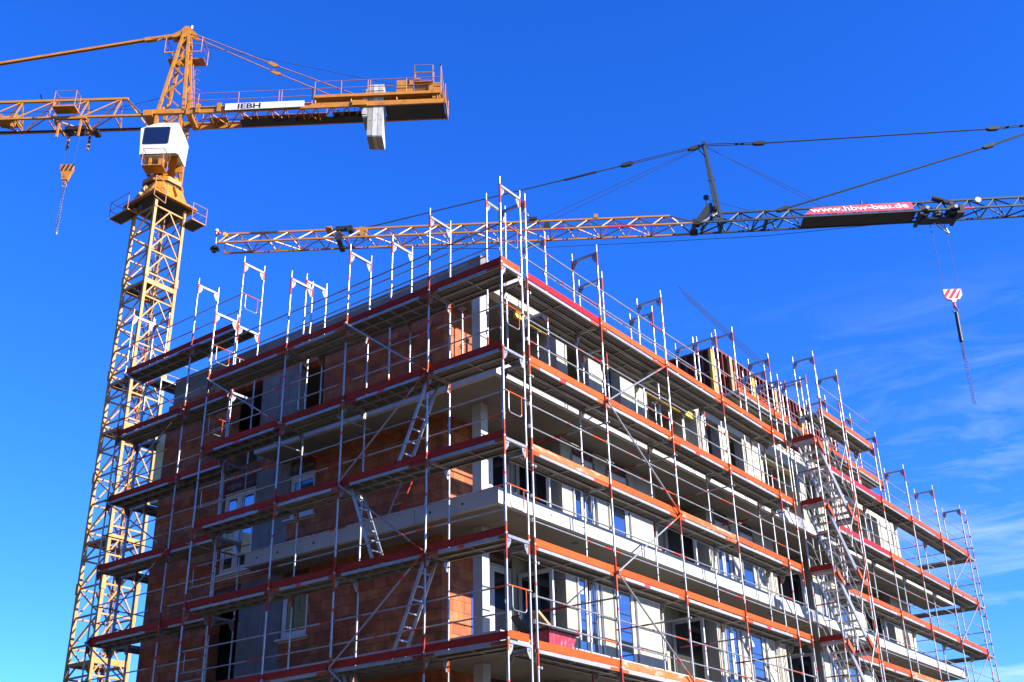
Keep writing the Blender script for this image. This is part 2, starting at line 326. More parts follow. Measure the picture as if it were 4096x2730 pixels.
def lintel(pl, u0, u1, z0, z1, letters=True):
    b = MB(); ubox(b, pl, u0, u1, -.2, -.03, z0, z1, lintel_m); ubox(b, pl, u0-.01, u1+.01, -.2, -.022, z0-.03, z0-.001, white_f)
    o = obj('roller_shutter_box', b, bld)
    if letters:
        xd = Vector(PT[pl](1, 0, 0)) - Vector(PT[pl](0, 0, 0)); h = (z1-z0)
        w = u1 - u0
        text(o, 'HBW', h*.62, plane_M(PT[pl](u0+w*.05, -.026, z0+h*.28), xd, (0, 0, 1)), letter_d, sx=w*.40/(h*.62*2.05), bold=.004)
        text(o, 'BAU GMBH', h*.34, plane_M(PT[pl](u0+w*.48, -.026, z0+h*.30), xd, (0, 0, 1)), letter_d, sx=w*.46/(h*.34*5.4))
    return o
# --- front facade (shaded, along -X)
front_ops, front_conc = [], []
def fl(k): return S[k], (S[k-1]-.35 if k else -0.95)
for k in range(5):
    z0, zt = fl(k)
    if k == 0:
        front_ops += [(-11.2, -8.52, z0, -1.26), (-8.52, -7.5, z0, -1.30)]; front_conc.append((-9.95, -8.525, z0, -1.262))
    elif k == 2:
        front_ops += [(-11.22, -10.18, z0, zt), (-10.18, -8.56, z0, zt), (-8.56, -7.62, -8.61, zt)]; front_conc.append((-10.16, -8.57, z0, zt-.002))
    else:
        front_ops += [(-11.17, -9.9, z0, zt), (-9.9, -8.56, z0, zt), (-8.56, -7.62, z0+1.0, zt)]; front_conc.append((-9.89, -8.57, z0, zt-.002))
for k in range(5):
    z0, zt = fl(k); b = MB(); lo = S[k] - .2 if k < 4 else -Z0; hi = (S[k-1]-.2 if k else -0.952)
    cl_ = [(a, c, max(lo, d), min(hi, e)) for a, c, d, e in front_ops if e > lo and d < hi]
    wall(b, 'front', XL, XB, lo, hi, .30, cl_, brick_m); obj('brick_wall', b, bld)
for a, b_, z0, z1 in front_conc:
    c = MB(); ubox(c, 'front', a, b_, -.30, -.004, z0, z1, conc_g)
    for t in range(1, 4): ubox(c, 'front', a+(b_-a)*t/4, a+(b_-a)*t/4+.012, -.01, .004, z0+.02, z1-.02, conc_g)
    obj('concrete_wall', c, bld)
for k in (1, 3, 4):
    z0, zt = fl(k)
    window('front', -11.17, -9.9, z0+.02, zt-.40, mull=(-10.6,), sill=True); lintel('front', -11.17, -9.9, zt-.36, zt-.003)
    window('front', -8.56, -7.62, z0+1.02, zt-.48, gm=glass_d, sill=True); lintel('front', -8.62, -7.62, zt-.42, zt-.003)
z0, zt = fl(2)
lintel('front', -11.22, -10.18, zt-.36, zt-.003)
window('front', -8.56, -7.62, -8.59, zt-.42, gm=glass_d, sill=True); lintel('front', -8.56, -7.62, zt-.36, zt-.003)
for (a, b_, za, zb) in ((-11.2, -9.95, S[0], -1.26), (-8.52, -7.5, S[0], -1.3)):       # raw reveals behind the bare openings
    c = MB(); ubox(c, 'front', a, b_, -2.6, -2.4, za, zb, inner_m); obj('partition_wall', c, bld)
# ring beam / parapet
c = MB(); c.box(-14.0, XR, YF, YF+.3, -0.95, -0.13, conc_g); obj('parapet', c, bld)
c = MB(); c.box(XR-.3, XR, YF+.302, YB, -0.95, -0.15, conc_r); obj('parapet', c, bld)
# --- sunny side facade (along +Y) in 7.5 m modules
MODS = [5.13 + 7.5*k for k in range(3)]
side_ops = []
for k in range(5):
    z0, zt = fl(k); b = MB(); ops = [(YF, 5.13, z0, zt)]
    for y0 in MODS:
        hd = z0+2.27 if k else zt
        ops += [(y0+.49, y0+1.47, z0, zt), (y0+2.11, y0+3.09, z0, zt), (y0+4.55, y0+7.5, z0, zt)]
    lo = S[k] if k < 4 else -Z0
    edge = sorted([5.13, YB] + [c for o in ops if o[0] > 5 for c in o[:2]])
    for pa, pb in zip(edge[::2], edge[1::2]):
        b = MB(); ubox(b, 'side', pa, pb, -.30, 0, lo, zt, conc_r); obj('concrete_pier', b, bld)
    for y0 in MODS:
        for a, c_ in ((y0+.49, y0+1.47), (y0+2.11, y0+3.09)):
            if k:
                window('side', a+.01, c_-.01, z0+.02, z0+2.27, mull=((a+c_)/2,) if a < y0+1 else (), inset=.02)
                lintel('side', a+.01, c_-.01, z0+2.31, zt-.003, letters=k < 4)
                jb = MB()                              # shutter guide rails either side of the window
                for q_ in (a-.05, c_+.008): ubox(jb, 'side', q_, q_+.04, .003, .04, z0+.02, z0+2.3, alu)
                obj('shutter_rail', jb, bld)
    # loggia inner walls and doors
    for j, (a, c_) in enumerate([(3.10, 5.13)] + [(y0+4.55, y0+7.5) for y0 in MODS]):
        w_ = MB()
        if j == 0:
            br_ = MB(); wall(br_, 'back', YF+.302, 3.10, z0, zt, .25, [], brick_m); obj('brick_wall', br_, bld)
        d0, d1 = (a+.02, a+1.5) if j == 0 else (a+.12, a+1.15)
        zt2 = z0+2.27
        wall(w_, 'back', a, c_, z0, zt, .2, [(d0, d1, z0, zt)] if k or j else [(a, c_, z0, zt)], conc_r)
        if w_.v: obj('loggia_wall', w_, bld)
        w_ = MB(); w_.box(XB-.2, XR-.302, c_+.001, c_+.2, z0, zt, conc_r); obj('loggia_wall', w_, bld)
        if j: w_ = MB(); w_.box(XB-.2, XR-.302, a-.2, a-.001, z0, zt, conc_r); obj('loggia_wall', w_, bld)
        if k:
            window('back', d0, d1, z0+.02, zt2, mull=((d0+d1)/2,) if j == 0 else (), gm=glass_d); lintel('back', d0, d1, zt2+.04, zt-.003)
            # a casement standing open into the loggia
            yo = c_-.55 if j else c_-.35
            f = MB(); xa, xb = XB+.05, XB+1.05
            for p in ((xa, xa+.09), (xb-.09, xb)): f.box(p[0], p[1], yo-.03, yo+.03, z0+.03, z0+2.2, white_f)
            f.box(xa+.09, xb-.09, yo-.029, yo+.029, z0+2.1, z0+2.2, white_f); f.box(xa+.09, xb-.09, yo-.029, yo+.029, z0+.03, z0+.14, white_f)
            fo = obj('open_casement', f, bld)
            p_ = MB(); p_.box(xa+.09, xb-.09, yo-.012, yo+.012, z0+.14, z0+2.1, glass_d); obj('pane', p_, fo)
# closing walls, floors, roof
c = MB(); c.box(XL, XL+.3, YF+.302, YB, -Z0, -0.2, conc_r); obj('end_wall', c, bld)
c = MB(); c.box(XL+.302, XR-.302, YB-.3, YB, -Z0, -0.2, conc_r); obj('end_wall', c, bld)
for k in range(4):
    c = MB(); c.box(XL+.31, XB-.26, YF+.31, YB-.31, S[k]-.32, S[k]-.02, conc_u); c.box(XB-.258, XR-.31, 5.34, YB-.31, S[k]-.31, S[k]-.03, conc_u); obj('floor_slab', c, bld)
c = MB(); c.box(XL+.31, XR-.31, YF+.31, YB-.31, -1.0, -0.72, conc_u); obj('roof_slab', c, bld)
for x, y in ((-6.2, 9.0), (-9.5, 6.0), (-6.0, 17.0), (-6.0, 25.0)):
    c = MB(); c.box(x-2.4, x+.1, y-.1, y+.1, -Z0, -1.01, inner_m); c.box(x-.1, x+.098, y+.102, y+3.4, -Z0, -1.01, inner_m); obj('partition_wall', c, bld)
# balcony slabs with joints and tie holes
for k in range(4):
    t, b_ = S[k]-.0, S[k]-.35
    xs = [-8.88, -6.9, -3.28, -0.95]
    for a, c_ in zip(xs, xs[1:]):
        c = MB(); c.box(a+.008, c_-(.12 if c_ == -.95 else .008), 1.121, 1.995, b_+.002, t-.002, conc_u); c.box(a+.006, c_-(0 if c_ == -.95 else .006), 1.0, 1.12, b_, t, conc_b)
        for hx in (a+.45, (a+c_)/2+.2):
            c.cyl((hx, 1.0, b_+.17), (0, 1, 0), .03, .012, gasket, 10)
        obj('balcony_slab', c, bld)
    ys = [2.0, 7.02, 12.2, 17.4, 22.6, 27.8, 31.7]
    for a, c_ in zip(ys, ys[1:]):
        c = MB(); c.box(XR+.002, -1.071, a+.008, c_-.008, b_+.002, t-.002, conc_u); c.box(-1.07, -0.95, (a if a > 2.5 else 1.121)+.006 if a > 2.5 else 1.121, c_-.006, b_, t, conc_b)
        y = a+.9
        while y < c_: c.cyl((-.95, y, b_+.17), (1, 0, 0), .022, .012, gasket, 8); y += 1.25
        for q_ in (a+1.82, a+1.93): c.box(-.952, -.944, q_, q_+.02, b_+.004, t-.004, conc_g)
        # recessed lamp boxes in the soffit
        c.cyl((-1.5, a+2.6, b_+.002), (0, 0, 1), .09, .01, gasket, 14)
        obj('balcony_slab', c, bld)
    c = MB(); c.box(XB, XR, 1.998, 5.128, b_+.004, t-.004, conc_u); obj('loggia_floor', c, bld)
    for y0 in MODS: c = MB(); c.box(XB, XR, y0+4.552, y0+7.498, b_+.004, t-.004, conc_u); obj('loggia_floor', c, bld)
for k in range(5):
    z0, zt = fl(k); c = MB(); c.box(-2.51, -2.25, 2.07, 2.32, z0, zt, conc_w); obj('column', c, bld)
for zf, hf_ in ((S[2], 1.5), (S[1], .9)): c = MB(); c.box(XB+.003, XB+.012, 3.02, 3.09, zf, zf+hf_, blue_m); obj('protective_film', c, bld)
# insulation boards proud of the far end wall
ins = MB(); ins.box(XL-.42, XL-.004, 2.02, 4.4, -3.9, -1.25, eps_m)
tag(obj('insulation_board', ins), 'pale yellow insulation board standing against the left end of the brick wall', 'insulation')
# ------------------------------------------------------------------ scaffolding kit
CACHE = {}
def frame_mesh(var, last=False):
    key = ('frame', var, last)
    if key in CACHE: return CACHE[key]
    b = MB(0); r = .0242
    lo, hi = ((.24, 1.60), (.36, 1.66), (.0, 1.78), (.14, 1.5))[var % 4]
    for x, (l, h) in ((0, (lo, hi)), (.73, (0 if var % 2 else .12, 1.97 if var % 3 else 1.72))):
        pm = red_p if var % 2 else org_p
        zs = [0.001]
        if l > 0: b.tube((x, 0, .001), (x, 0, l), r, pm)
        b.tube((x, 0, l), (x, 0, h), r, galv, cap=False)
        if h < 1.99: b.tube((x, 0, h), (x, 0, 1.999), r, pm)
        if var % 2 == 0 and x == 0: b.tube((x, 0, 1.18), (x, 0, 1.25), r+.0012, redw, cap=False)
        b.tube((x, 0, 1.999), (x, 0, 2.19), .0195, galv)
        b.tube((x, 0, -.012), (x, 0, .03), r+.007, galv_dull)
    # U transom with gussets
    b.box(.024, .706, -.025, .025, 1.925, 1.935, galv); b.box(.024, .706, -.025, -.019, 1.935, 1.985, galv); b.box(.024, .706, .019, .025, 1.935, 1.985, galv)
    for s_, x in ((1, .024), (-1, .706)):
        b.prism([(x, -.004, 1.924), (x+s_*.13, -.004, 1.924), (x+s_*.115, -.004, 1.83), (x+s_*.04, -.004, 1.72), (x, -.004, 1.72)], (0, .008, 0), galv)
        b.cyl((x+s_*.055, 0, 1.87), (0, 1, 0), .022, .012, gasket, 8)
    for z in (.5, 1.0): b.box(.0, .05, .026, .05, z-.045, z+.035, galv)
    b.box(.72, .745, .026, .042, .96, 1.03, galv)
    CACHE[key] = b.mesh('frame'); return CACHE[key]
def deck_mesh(L, kind, var=0):
    key = ('deck', round(L, 2), kind, var)
    if key in CACHE: return CACHE[key]
    b = MB(0); L0, L1 = .035, L-.035
    for x0 in (.045, .375):
        x1 = x0+.32
        if kind == 'steel':
            b.box(x0, x1, L0, L1, -.012, -.004, deck_m)
            for xx in (x0, x1-.012): b.box(xx, xx+.012, L0, L1, -.075, -.0125, deck_m)
            for xx in (x0+.012, x1-.042): b.box(xx, xx+.03, L0, L1, -.0752, -.066, deck_m)
            for f_ in (.075, .15, .225): b.box(x0+f_, x0+f_+.026, L0, L1, -.036, -.0122, deck_m)
            for yy in (L0, L/2-.02, L1-.05): b.box(x0+.013, x1-.013, yy, yy+.05, -.060, -.0365, deck_m)
        else:
            b.box(x0, x1, L0, L1, -.014, -.004, ply_m)
            for xx in (x0, x1-.02): b.box(xx, xx+.02, L0, L1, -.075, -.0145, galv_dull)
            n = int(L/.42)
            for i in range(n+1):
                yy = L0+(L1-L0-.03)*i/n; b.box(x0+.021, x1-.021, yy, yy+.03, -.055, -.0145, galv_dull)
    for yy in (L0-.03, L1): b.box(.06, .68, yy, yy+.03, -.05, -.02, galv_dull)
    # outer edge strip with painted ends and a mark
    cuts = [[(0, .09, 'r'), (.09, .52, 's'), (.52, .60, 'm'), (.60, .86, 's'), (.86, 1, 'r')], [(0, .12, 'r'), (.12, 1, 's')], [(0, .05, 'r'), (.05, .95, 's'), (.95, 1, 'r')], [(0, .2, 'r'), (.2, .9, 's'), (.9, 1, 'r')]][var]
    for a, c, t in cuts:
        b.box(.038, .0445, L0+(L1-L0)*a, L0+(L1-L0)*c, -.076, -.012, {'r': org_p if kind == 'steel' else red_p, 's': strip_m, 'm': redw}[t])
    CACHE[key] = b.mesh('deck'); return CACHE[key]
def toe_mesh(L, mt):
    key = ('toe', round(L, 2), mt.name)
    if key in CACHE: return CACHE[key]
    b = MB(0); b.box(.028, .058, .03, L-.03, .004, .154, mt)
    for yy in (.012, L-.065): b.box(.022, .0275, yy, yy+.053, .0, .16, mt)
    b.box(.02, .03, .0, .012, .03, .11, galv)
    CACHE[key] = b.mesh('toe_board'); return CACHE[key]
def rail_mesh(L, var):
    key = ('rail', round(L, 2), var)
    if key in CACHE: return CACHE[key]
    b = MB(0); x = .042; r = .0175
    seg = ([(0, .12, redw), (.12, .3, galv), (.3, .325, redw), (.325, 1, galv)], [(0, .68, galv), (.68, .705, redw), (.705, 1, galv)], [(0, .9, galv), (.9, 1, org_p)], [(0, .2, org_p), (.2, .5, galv), (.5, .53, redw), (.53, 1, galv)])[var]
    for a, c, mt in seg: b.tube((x, L*a, 0), (x, L*c, 0), r + (.002 if mt is redw and c-a < .05 else 0), mt, 7)
    CACHE[key] = b.mesh('guard_rail'); return CACHE[key]
def endguard_mesh():
    if 'eg' in CACHE: return CACHE['eg']
    b = MB(0)
    b.tube((.03, -.03, 1.0), (.62, -.03, 1.0), .0175, org_p, 7); b.tube((.62, -.03, 1.0), (.74, -.03, 1.0), .0175, galv, 7); b.tube((-.01, -.03, 1.0), (.03, -.03, 1.0), .0175, galv, 7)
    P = [(.13, -.03, 1.0), (.13, -.03, .62), (.145, -.03, .575), (.18, -.03, .55), (.50, -.03, .55), (.54, -.03, .57), (.56, -.03, .61), (.56, -.03, 1.0)]
    b.path(P[:7], .0125, galv); b.path(P[6:], .0125, org_p)
    CACHE['eg'] = b.mesh('end_guard'); return CACHE['eg']
def endtoe_mesh():
    if 'et' in CACHE: return CACHE['et']
    b = MB(0); b.box(.04, .69, .02, .045, .03, .18, toe_org); b.box(.03, .05, .01, .055, .02, .17, galv)
    CACHE['et'] = b.mesh('toe_board'); return CACHE['et']
def brace_mesh(L, h):
    key = ('br', round(L, 2), h)
    if key in CACHE: return CACHE[key]
    b = MB(0); p = Vector((-.045, 0, 0)); q = Vector((-.045, L, h)); r = .021
    pt = lambda t: p+(q-p)*t
    b.tube(pt(0), pt(.14), r, org_p); b.tube(pt(.14), pt(.2), r+.001, galv); b.tube(pt(.2), pt(.24), r+.002, redw); b.tube(pt(.24), pt(1), r, galv)
    for e in (pt(0), pt(1)): b.box(e.x-.02, e.x+.045, e.y-.03, e.y+.03, e.z-.03, e.z+.03, galv_dull)
    CACHE[key] = b.mesh('diagonal_brace'); return CACHE[key]
def tie_mesh(L):
    key = ('tie', round(L, 2))
    if key in CACHE: return CACHE[key]
    b = MB(0); b.tube((-.1, .05, 0), (L*.55, .05, 0), .021, galv_dull); b.tube((L*.55, .05, 0), (L, .05, 0), .0215, red_p); b.box(-.03, .04, .0, .08, -.03, .03, galv_dull)
    CACHE[key] = b.mesh('wall_tie'); return CACHE[key]
def coupler_mesh():
    if 'cp' in CACHE: return CACHE['cp']
    b = MB(0); b.tube((0, 0, -.022), (0, 0, .022), .036, galv_dull, 10); b.tube((0, -.085, -.022), (0, -.085, .022), .036, galv_dull, 10); b.box(-.05, .05, -.06, -.03, -.016, .016, galv_dull)
    CACHE['cp'] = b.mesh('coupler'); return CACHE['cp']

class Run:
    """one straight run of facade scaffold; stations are distances along d measured from (x0, y0); frames lie across it"""
    def __init__(s, label, group, x0, y0, n, dz=0.0, name='scaffolding'):
        s.n = Vector((n[0], n[1], 0)); s.d = Vector((-n[1], n[0], 0)); s.rz = math.atan2(n[1], n[0])
        s.o = Vector((x0, y0, 0)); s.dz = dz; s.root = root(name, x0, y0, -Z0, label, 'scaffolding', group)
        s.k = 0
    def at(s, u, z): return s.o + s.d*u + Vector((0, 0, z + s.dz + Z0))
    def frames(s, u, zs):
        for z in zs:
            s.k += 1; put('frame', frame_mesh((s.k*7 + int(u*3)) % 4), s.root, s.at(u, z), s.rz)
    def deck(s, a, b, zs, kind='steel', toe=None, rails=(.5, 1.0)):
        L = b - a
        for z in zs:
            s.k += 1
            kd = kind(z) if callable(kind) else kind
            put('deck', deck_mesh(L, kd, (s.k*5+int(z)) % 4), s.root, s.at(a, z), s.rz)
            mt = toe(s.k, z) if callable(toe) else toe
            if mt: to_ = put('toe_board', toe_mesh(L, mt), s.root, s.at(a, z+random.uniform(-.006, .014)), s.rz); to_.rotation_euler.x = random.uniform(-.004, .004); to_.rotation_euler.y = random.uniform(-.06, .03)
            for h in rails: put('guard_rail', rail_mesh(L, (s.k*3 + int(h*4)) % 4), s.root, s.at(a, z+h), s.rz)
    def part(s, name, me, u, z, flip=False):
        return put(name, me, s.root, s.at(u, z), s.rz)
    def brace(s, a, za, b, zb):
        me = brace_mesh(b-a, zb-za); return s.part('diagonal_brace', me, a, za)
    def ends(s, u, zs, toe=()):
        for z in zs:
            s.part('end_guard', endguard_mesh(), u, z)
            if z in toe: s.part('toe_board', endtoe_mesh(), u, z)

D = [-2.0*i for i in range(8)]            # deck levels
FR = D[1:]                                # a frame stands on every deck
# --- 1. front run beside the corner
A = Run('shaded front scaffold with shade-darkened red toe boards, from the near corner to the left', 'facade scaffolds', 0, 0, (0, 1))
UA = [0, 2.063, 4.652, 6.749, 9.719]
for u in UA: A.frames(u, FR + [-16.0])
for i, (a, b) in enumerate(zip(UA, UA[1:])):
    A.deck(a, b, D[1:7], kind=(lambda z, i=i: ('ply' if (i == 1 or (i == 3 and z < -3)) else 'steel')), toe=toe_red_shaded)
A.ends(0, D[1:7], toe=(-2.0, -10.0)); A.ends(UA[4], D[1:7])
for i in range(1, 6):
    if i % 2: A.brace(UA[1], D[i+1], UA[2], D[i])      # rises to the left
    else: A.brace(UA[1], D[i], UA[2], D[i+1])
A.brace(UA[3], D[2], UA[4], D[1])
for u, z in ((4.652, -4.3), (6.749, -4.4), (9.719, -6.3)):
    A.part('wall_tie', tie_mesh(1.75), u, z-.1)
# --- 2. front run set back to the left
B = Run('shaded scaffold set back at the left brick end, one lift taller than its neighbour', 'facade scaffolds', 0, .97, (0, 1), .05)
UB = [9.95, 11.98, 15.11]
for u in UB: B.frames(u, [0.0] + FR + [-16.0])
for a, b in zip(UB, UB[1:]): B.deck(a, b, D[0:7], kind=lambda z: 'ply' if z in (0, -4.0, -8.0) else 'steel', toe=toe_red_shaded)
for i in range(0, 6):
    if i % 2 == 0: B.brace(UB[1], D[i+1], UB[2], D[i])
    else: B.brace(UB[1], D[i], UB[2], D[i+1])
B.ends(UB[0], [0.0, -2.0]); B.ends(UB[2], D[0:7])
# --- 3. return along the far end wall
Cn = Run('dark scaffold returning round the left end of the block, seen from below against the sky', 'facade scaffolds', -15.19, 1.80, (1, 0), .05)
UC = [0.0, 3.07, 6.14, 9.2]
for u in UC: Cn.frames(u, ([0.0] if u == 0 else []) + FR + [-16.0])
for a, b in zip(UC, UC[1:]): Cn.deck(a, b, D[0:7], kind='ply', toe=toe_red_shaded)
# --- 4. sunny side, near part
E_ = Run('sunlit side scaffold with orange toe boards between the near corner and the stair tower', 'facade scaffolds', .081, 0, (-1, 0), -.07)
VE = [-13.95, -13.04, -9.90, -6.843, -3.768, -.815]
for u in VE: E_.frames(u, FR)
def toeE(k, z, i=0): return toe_org
for i, (a, b) in enumerate(zip(VE, VE[1:])):
    for z in D[1:7]:
        mt = toe_org
        if i == 4 and z == -2.0: mt = toe_bred
        if (i == 4 and z in (-6.0,)) or (i == 2 and z == -6.0) or (i == 3 and z == -10.0): mt = toe_worn
        E_.deck(a, b, [z], toe=mt)
for i in range(1, 5):
    if i % 2: E_.brace(VE[3], D[i], VE[4], D[i+1])
    else: E_.brace(VE[3], D[i+1], VE[4], D[i])
for i in range(7): E_.part('coupler', coupler_mesh(), VE[5], -.36-2.0*i)
for u, z in ((VE[4], -4.55), (VE[3], -4.5), (VE[4], -8.55), (VE[3], -8.5), (VE[2], -4.5), (VE[2], -8.5), (VE[1], -8.5), (VE[1], -4.5)):
    E_.part('wall_tie', tie_mesh(1.95), u, z)
# --- 5. sunny side, far part
F_ = Run('sunlit side scaffold with orange toe boards beyond the stair tower, to the far corner', 'facade scaffolds', .081, 0, (-1, 0), -.07)
VF = [-31.58, -28.19, -24.907, -21.886, -19.263, -17.25]
for u in VF: F_.frames(u, FR)
for i, (a, b) in enumerate(zip(VF, VF[1:])):
    for z in D[1:7]:
        mt = toe_bred if (i in (3, 4) and z in (-2.0, -4.0)) else (toe_worn if (i == 2 and z == -8) else toe_org)
        F_.deck(a, b, [z], kind='ply' if (i == 2 and z == -2.0) else 'steel', toe=mt)
for u0, u1 in ((VF[3], VF[4]), (VF[4], VF[5])): F_.deck(u0, u1, [0.0], toe=toe_org)
for u in VF[3:]: F_.frames(u, [0.0] if u > -21 else [])
for i in range(1, 6): F_.brace(VF[0], D[i], VF[1], D[i+1])
# --- 6. return round the far corner
G_ = Run('thin scaffold returning behind the far right corner against the sky', 'facade scaffolds', .05, 32.44, (0, -1), -.095)
UG = [-6.14, -3.07, 0.0]
for u in UG: G_.frames(u, FR)
for a, b in zip(UG, UG[1:]): G_.deck(a, b, D[1:7], kind='steel', toe=None)
for i in range(7): G_.part('coupler', coupler_mesh(), 0.0, -.36-2.0*i)
G_.ends(0.0, D[1:7])
# --- 7. inner scaffolds on the top balcony slab
H_ = Run('single row of white inner frames standing on the front balcony slab under the parapet', 'inner scaffolds on the top balcony', 0, 1.05, (0, 1))
UH = [1.22, 4.24, 7.36]
for u in UH: H_.frames(u, [-1.4, -3.4])
for a, b in zip(UH, UH[1:]): H_.deck(a, b, [-1.4], toe=None)
for u in UH:
    j = MB(0); j.tube((0, 0, -.25), (0, 0, 0), .019, galv_dull); j.tube((.73, 0, -.25), (.73, 0, 0), .019, galv_dull); j.box(-.07, .07, -.07, .07, -.248, -.24, galv_dull); j.box(.66, .80, -.07, .07, -.248, -.24, galv_dull)
    H_.part('base_jack', j.mesh('base_jack'), u, -3.4)
I_ = Run('row of sunlit inner frames standing on the side balcony slab near the corner', 'inner scaffolds on the top balcony', -1.0, 0, (-1, 0))
UI = [-10.85, -8.27, -5.69, -3.10]
for u in UI[1:]: I_.frames(u, [-1.6, -3.6])
I_.frames(UI[0], [-1.6, -3.6])
for a, b in zip(UI, UI[1:]): I_.deck(a, b, [-1.6], toe=None)
J_ = Run('taller inner frames on the balcony below the red formwork', 'inner scaffolds on the top balcony', -1.0, 0, (-1, 0))
UJ = [-25.6, -23.05, -20.7, -18.55, -16.0, -13.4]
for u in UJ: J_.frames(u, [-.28, -2.28]); 
for u in UJ:
    j = MB(0); j.tube((0, 0, -1.37), (0, 0, 0), .0242, galv); j.tube((.73, 0, -1.37), (.73, 0, 0), .0242, galv)
    J_.part('base_standard', j.mesh('base_standard'), u, -2.28)
for a, b in zip(UJ, UJ[1:]): J_.deck(a, b, [-.28], toe=toe_org)

# ------------------------------------------------------------------ stair tower
T = root('stair_tower', .46, 15.6, -Z0, 'aluminium stair tower with parallel flights and orange handrail ends on the sunny side', 'stair tower', 'scaffold stair')
TY0, TY1, TX0, TX1 = 14.30, 16.87, .15, .85
for (x, y, top) in ((TX0, TY0, .0), (TX1, TY0, .0), (TX0, TY1, -.1), (TX1, TY1, -.1), (TX0+.02, TY0+2.75, .3), (TX1, TY1+.2, -1.6)):
    b = MB(); z = top; k = 0
    while z > -Z0+.02:
        z2 = max(z-2.0, -Z0+.01); b.tube((x, y, z), (x, y, z-.34 if z-.34 > z2 else z2), .0242, org_p); 
        if z-.34 > z2: b.tube((x, y, z-.34), (x, y, z2), .0242, galv); b.tube((x, y, z-.72), (x, y, z-.78), .0256, redw)
        z = z2
    obj('standard', b, T)
b = MB(); b.bar((TX0, TY0, -.12), (TX1, TY0, -.12), .05, .05, galv); b.bar((-.65, TY0, -.12), (TX0, TY0, -.12), .05, .05, galv); obj('transom', b, T)
for i in range(1, 7):
    zt = -2.0*i-.095; zb = zt-2.0
    fl_ = MB()
    ya, yb = TY0+.28, TY1-.34
    for x in (TX0+.05, TX1-.05):
        fl_.prism([(x-.02, ya, zt+.02), (x-.02, ya, zt-.15), (x-.02, yb-.05, zb+.0), (x-.02, yb+.12, zb+.0), (x-.02, yb+.12, zb+.12)], (.04, 0, 0), alu)
    for k in range(1, 10):
        t = k/10; y = ya+(yb-ya)*t; z = zt+(zb-zt)*t; fl_.box(TX0+.07, TX1-.07, y-.02, y+.19, z-.035, z-.005, alu)
    obj('stair_flight', fl_, T)
    for (y0_, y1_, z) in ((TY0-.02, TY0+.30, zt), (TY1-.34, TY1+.02, zb)):
        l = MB(); l.box(TX0+.02, TX1-.02, y0_, y1_, z-.06, z-.0, galv_dull); l.box(TX0, TX1, y0_, y0_+.05, z-.075, z-.061, galv); obj('landing', l, T)
    t_ = MB(); t_.box(TX0+.03, TX1-.03, TY0-.03, TY0-.0, zt+.01, zt+.16, toe_red_shaded); obj('toe_board', t_, T)
    t_ = MB(); t_.box(TX0+.03, TX1-.03, TY1-.0, TY1+.03, zb+.01, zb+.16, toe_red_shaded); obj('toe_board', t_, T)
    # stringer shoes in orange
    s_ = MB()
    s_.prism([(TX1+.0, ya-.05, zt+.08), (TX1+.0, ya-.05, zt-.10), (TX1+.0, ya+.33, zt-.36), (TX1+.0, ya+.33, zt-.2)], (.035, 0, 0), org_p)
    obj('stringer_shoe', s_, T); s_ = MB()
    s_.prism([(TX1+.0, yb-.35, zb+.42), (TX1+.0, yb-.35, zb+.28), (TX1+.0, yb, zb-.05), (TX1+.0, yb+.38, zb-.05), (TX1+.0, yb+.38, zb+.1), (TX1+.0, yb+.08, zb+.1)], (.035, 0, 0), org_p)
    obj('stringer_shoe', s_, T)
    h = MB()
    for x in (TX0+.0, TX1+.03):
        for dz in (.55, 1.0):
            h.path([(x, TY0+.05, zt+dz-.05), (x, ya+.1, zt+dz-.1), (x, yb, zb+dz+.0), (x, yb+.2, zb+dz-.05), (x, TY1, zb+dz-.05)], .0165, galv, 6)
        for t in (.3, .72):
            y = ya+(yb-ya)*t; z = zt+(zb-zt)*t; h.tube((x, y, z+.42), (x, y+.18, z+.86), .012, galv); h.tube((x, y+.22, z+.3), (x, y+.02, z+.88), .012, galv)
    h.path([(TX1+.03, yb+.2, zb+.95), (TX1+.03, TY1-.02, zb+.92), (TX1+.03, TY1-.02, zb+.2)], .018, org_p)
    obj('handrail', h, T)
    q = MB(); q.tube((TX0-.05, TY0+.02, zt-.95), (TX1, TY0+.02, zt-.95), .0185, red_p)
    q.path([(TX0+.2, TY0+.02, zt-.95), (TX0+.2, TY0+.02, zt-1.35), (TX0+.25, TY0+.02, zt-1.42), (TX0+.6, TY0+.02, zt-1.42), (TX0+.64, TY0+.02, zt-1.36), (TX0+.64, TY0+.02, zt-.95)], .013, galv)
    obj('end_guard', q, T)
    d_ = MB(); d_.tube((TX1+.05, TY1-.9, zt-.55), (TX1+.05, TY1+.1, zt+.75), .02, galv)
    obj('diagonal_brace', d_, T)
# ------------------------------------------------------------------ yellow tower crane behind the block
MX, MY = -37.80, 16.11
_a = R(36.3); EX = Vector((math.cos(_a), math.sin(_a), 0)); ET = Vector((math.sin(_a), -math.cos(_a), 0)); O1 = Vector((MX, MY, 0))
def K1(s, t, z): return O1 + EX*s + ET*t + Vector((0, 0, z))
crane = root('tower_crane', MX, MY, -Z0, 'big yellow tower crane with white cab and concrete ballast rising left of the block', 'crane')
def slab(mb, F, s0, s1, t0, t1, z0, z1, mt):
    o = F(s0, t0, z0); mb.hexa(o, F(s1, t0, z0)-o, F(s0, t1, z0)-o, F(s0, t0, z1)-o, mt)
def beam(mb, F, s0, s1, t, za0, zb0, za1, zb1, th, mt):
    mb.prism([F(s0, t-th/2, za0), F(s1, t-th/2, za1), F(s1, t-th/2, zb1), F(s0, t-th/2, zb0)], F(0, th, 0)-F(0, 0, 0), mt)
